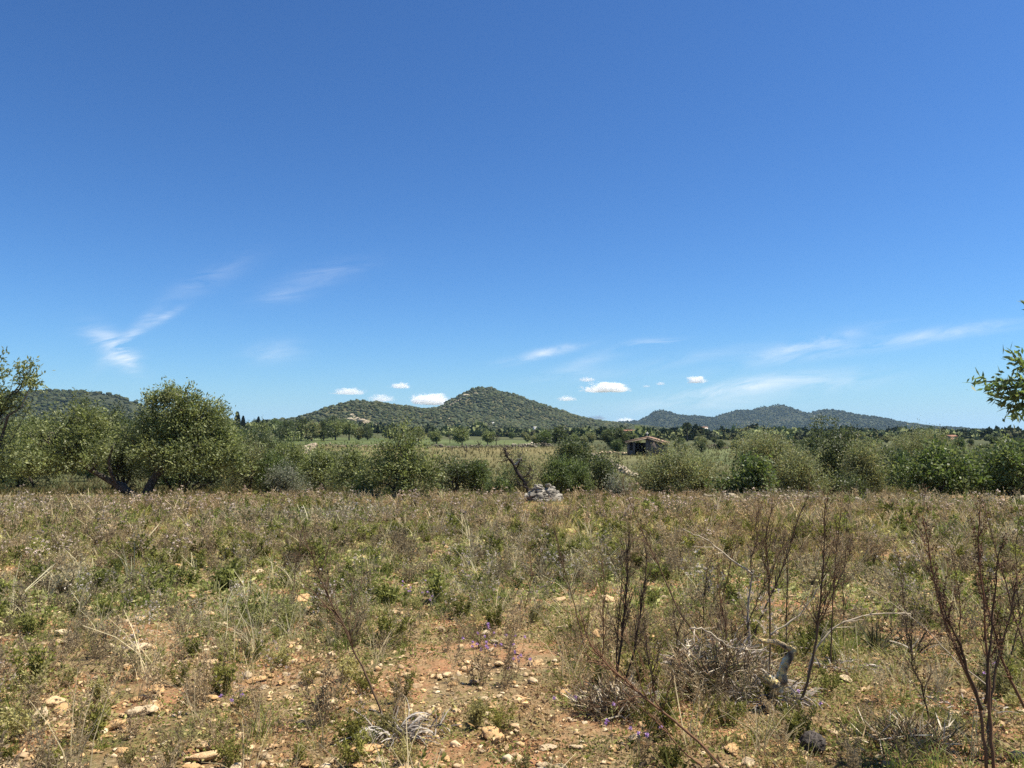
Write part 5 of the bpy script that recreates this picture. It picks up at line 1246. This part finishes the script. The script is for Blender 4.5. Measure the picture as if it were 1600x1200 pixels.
# small fair weather clouds low over the hills: closed volumes 9 km away
def cloud_mat(i, dens):
    m, nt, N, L = newmat('cloud')
    out = N.new('ShaderNodeOutputMaterial'); v = N.new('ShaderNodeVolumePrincipled')
    v.inputs['Color'].default_value = (1, 1, 1, 1); v.inputs['Anisotropy'].default_value = .0
    tc = N.new('ShaderNodeTexCoord'); sx = N.new('ShaderNodeSeparateXYZ'); L.new(tc.outputs['Object'], sx.inputs[0])
    def mt(op, a, b=None, clamp=False):
        n = N.new('ShaderNodeMath'); n.operation = op; n.use_clamp = clamp
        for k, q in enumerate((a, b)):
            if q is None: continue
            if isinstance(q, (int, float)): n.inputs[k].default_value = q
            else: L.new(q, n.inputs[k])
        return n.outputs[0]
    ln = N.new('ShaderNodeVectorMath'); ln.operation = 'LENGTH'; L.new(tc.outputs['Object'], ln.inputs[0])
    nz = N.new('ShaderNodeTexNoise'); nz.noise_dimensions = '4D'; nz.inputs['W'].default_value = i * 3.7; nz.inputs['Scale'].default_value = 2.3; nz.inputs['Detail'].default_value = 6; nz.inputs['Roughness'].default_value = .58
    mp = N.new('ShaderNodeMapping'); mp.inputs['Scale'].default_value = (1.6, 1.6, .9); L.new(tc.outputs['Object'], mp.inputs[0]); L.new(mp.outputs[0], nz.inputs['Vector'])
    a = mt('SUBTRACT', .95, ln.outputs['Value']); b = mt('MULTIPLY', mt('SUBTRACT', nz.outputs[0], .5), 2.2)
    flat = mt('MULTIPLY', mt('MAXIMUM', mt('SUBTRACT', -.25, sx.outputs[2]), 0.), 3.0)
    den = mt('MULTIPLY', mt('SUBTRACT', mt('ADD', a, b), mt('ADD', flat, .28)), 5., True)
    L.new(mt('MULTIPLY', den, dens), v.inputs['Density']); L.new(v.outputs[0], out.inputs['Volume']); return m
CL = [(546, 613, 70, 20, 'flat white cloud over the left shoulder hill, leftmost of the small clouds', .010), (597, 624, 52, 20, 'faint white cloud low behind the shoulder hill', .010), (626, 604, 44, 17, 'small oval cloud high above the shoulder hill', .016), (672, 627, 84, 36, 'bright cumulus rising behind the left flank of the tallest hill', .020),
      (917, 594, 36, 13, 'small cloud wisp just above the largest bright cloud', .012), (946, 608, 92, 30, 'largest bright puffy cloud right of the tallest hill', .022), (886, 624, 38, 14, 'small cloud over the right slope of the tallest hill', .015),
      (1010, 604, 18, 8, 'faintest tiny cloud between the largest cloud and the round one', .008), (1032, 600, 20, 10, 'tiny white cloud left of the round puffy cloud', .014), (1088, 595, 42, 22, 'compact round puffy cloud above the distant ridge', .022),
      (932, 654, 44, 14, 'white cloud low in the gap right of the tallest hill', .014), (978, 658, 50, 14, 'long white cloud resting on the horizon left of the distant ridge', .016)]
sv, st_ = icosphere(3)
for i, (px, py, wp, hp, lb, dn) in enumerate(CL):
    D = 9000. + 150 * (i % 5); p = at(px, py, D); m = MB(); m.add(sv, None, st_); o = m.build('cloud', cloud_mat(i, dn * 1.0)); o.location = [float(a) for a in p]
    o.scale = (wp / 2 / F * D, wp / 2 / F * D * .7, hp / 2 / F * D); tag(o, lb, 'cloud', 'small clouds above the hills', 'thing')

# the air itself
def haze():
    mb = MB(); boxm(mb, -6500, 6500, -300, 6800, -60, 150)
    m, nt, N, L = newmat('haze'); out = N.new('ShaderNodeOutputMaterial'); v = N.new('ShaderNodeVolumePrincipled')
    v.inputs['Color'].default_value = (.5, .74, 1, 1); v.inputs['Density'].default_value = .00005; v.inputs['Anisotropy'].default_value = .1
    L.new(v.outputs[0], out.inputs['Volume']); tag(mb.build('haze', m), 'thin blue air over the whole valley', 'haze', kind='stuff')
haze()

# ------------------------------------------------------------------ camera and render settings
cam = bpy.data.cameras.new('camera'); cam.sensor_width = 36; cam.lens = 36 * F / 1600; cam.clip_start = .05; cam.clip_end = 30000
co = bpy.data.objects.new('camera', cam); col.objects.link(co); co.location = (0, 0, EYE); co.rotation_euler = (R(90) + PITCH, 0, 0); S.camera = co
S.view_settings.view_transform = 'Standard'; S.view_settings.look = 'None'; S.view_settings.gamma = 1; S.view_settings.exposure = .88; S.view_settings.use_curve_mapping = False
c = S.cycles
c.max_bounces = 8; c.diffuse_bounces = 2; c.glossy_bounces = 1; c.transmission_bounces = 3; c.transparent_max_bounces = 4; c.volume_bounces = 6
c.caustics_reflective = False; c.caustics_refractive = False; c.use_denoising = False; c.use_adaptive_sampling = True; c.adaptive_threshold = .004
c.volume_max_steps = 128
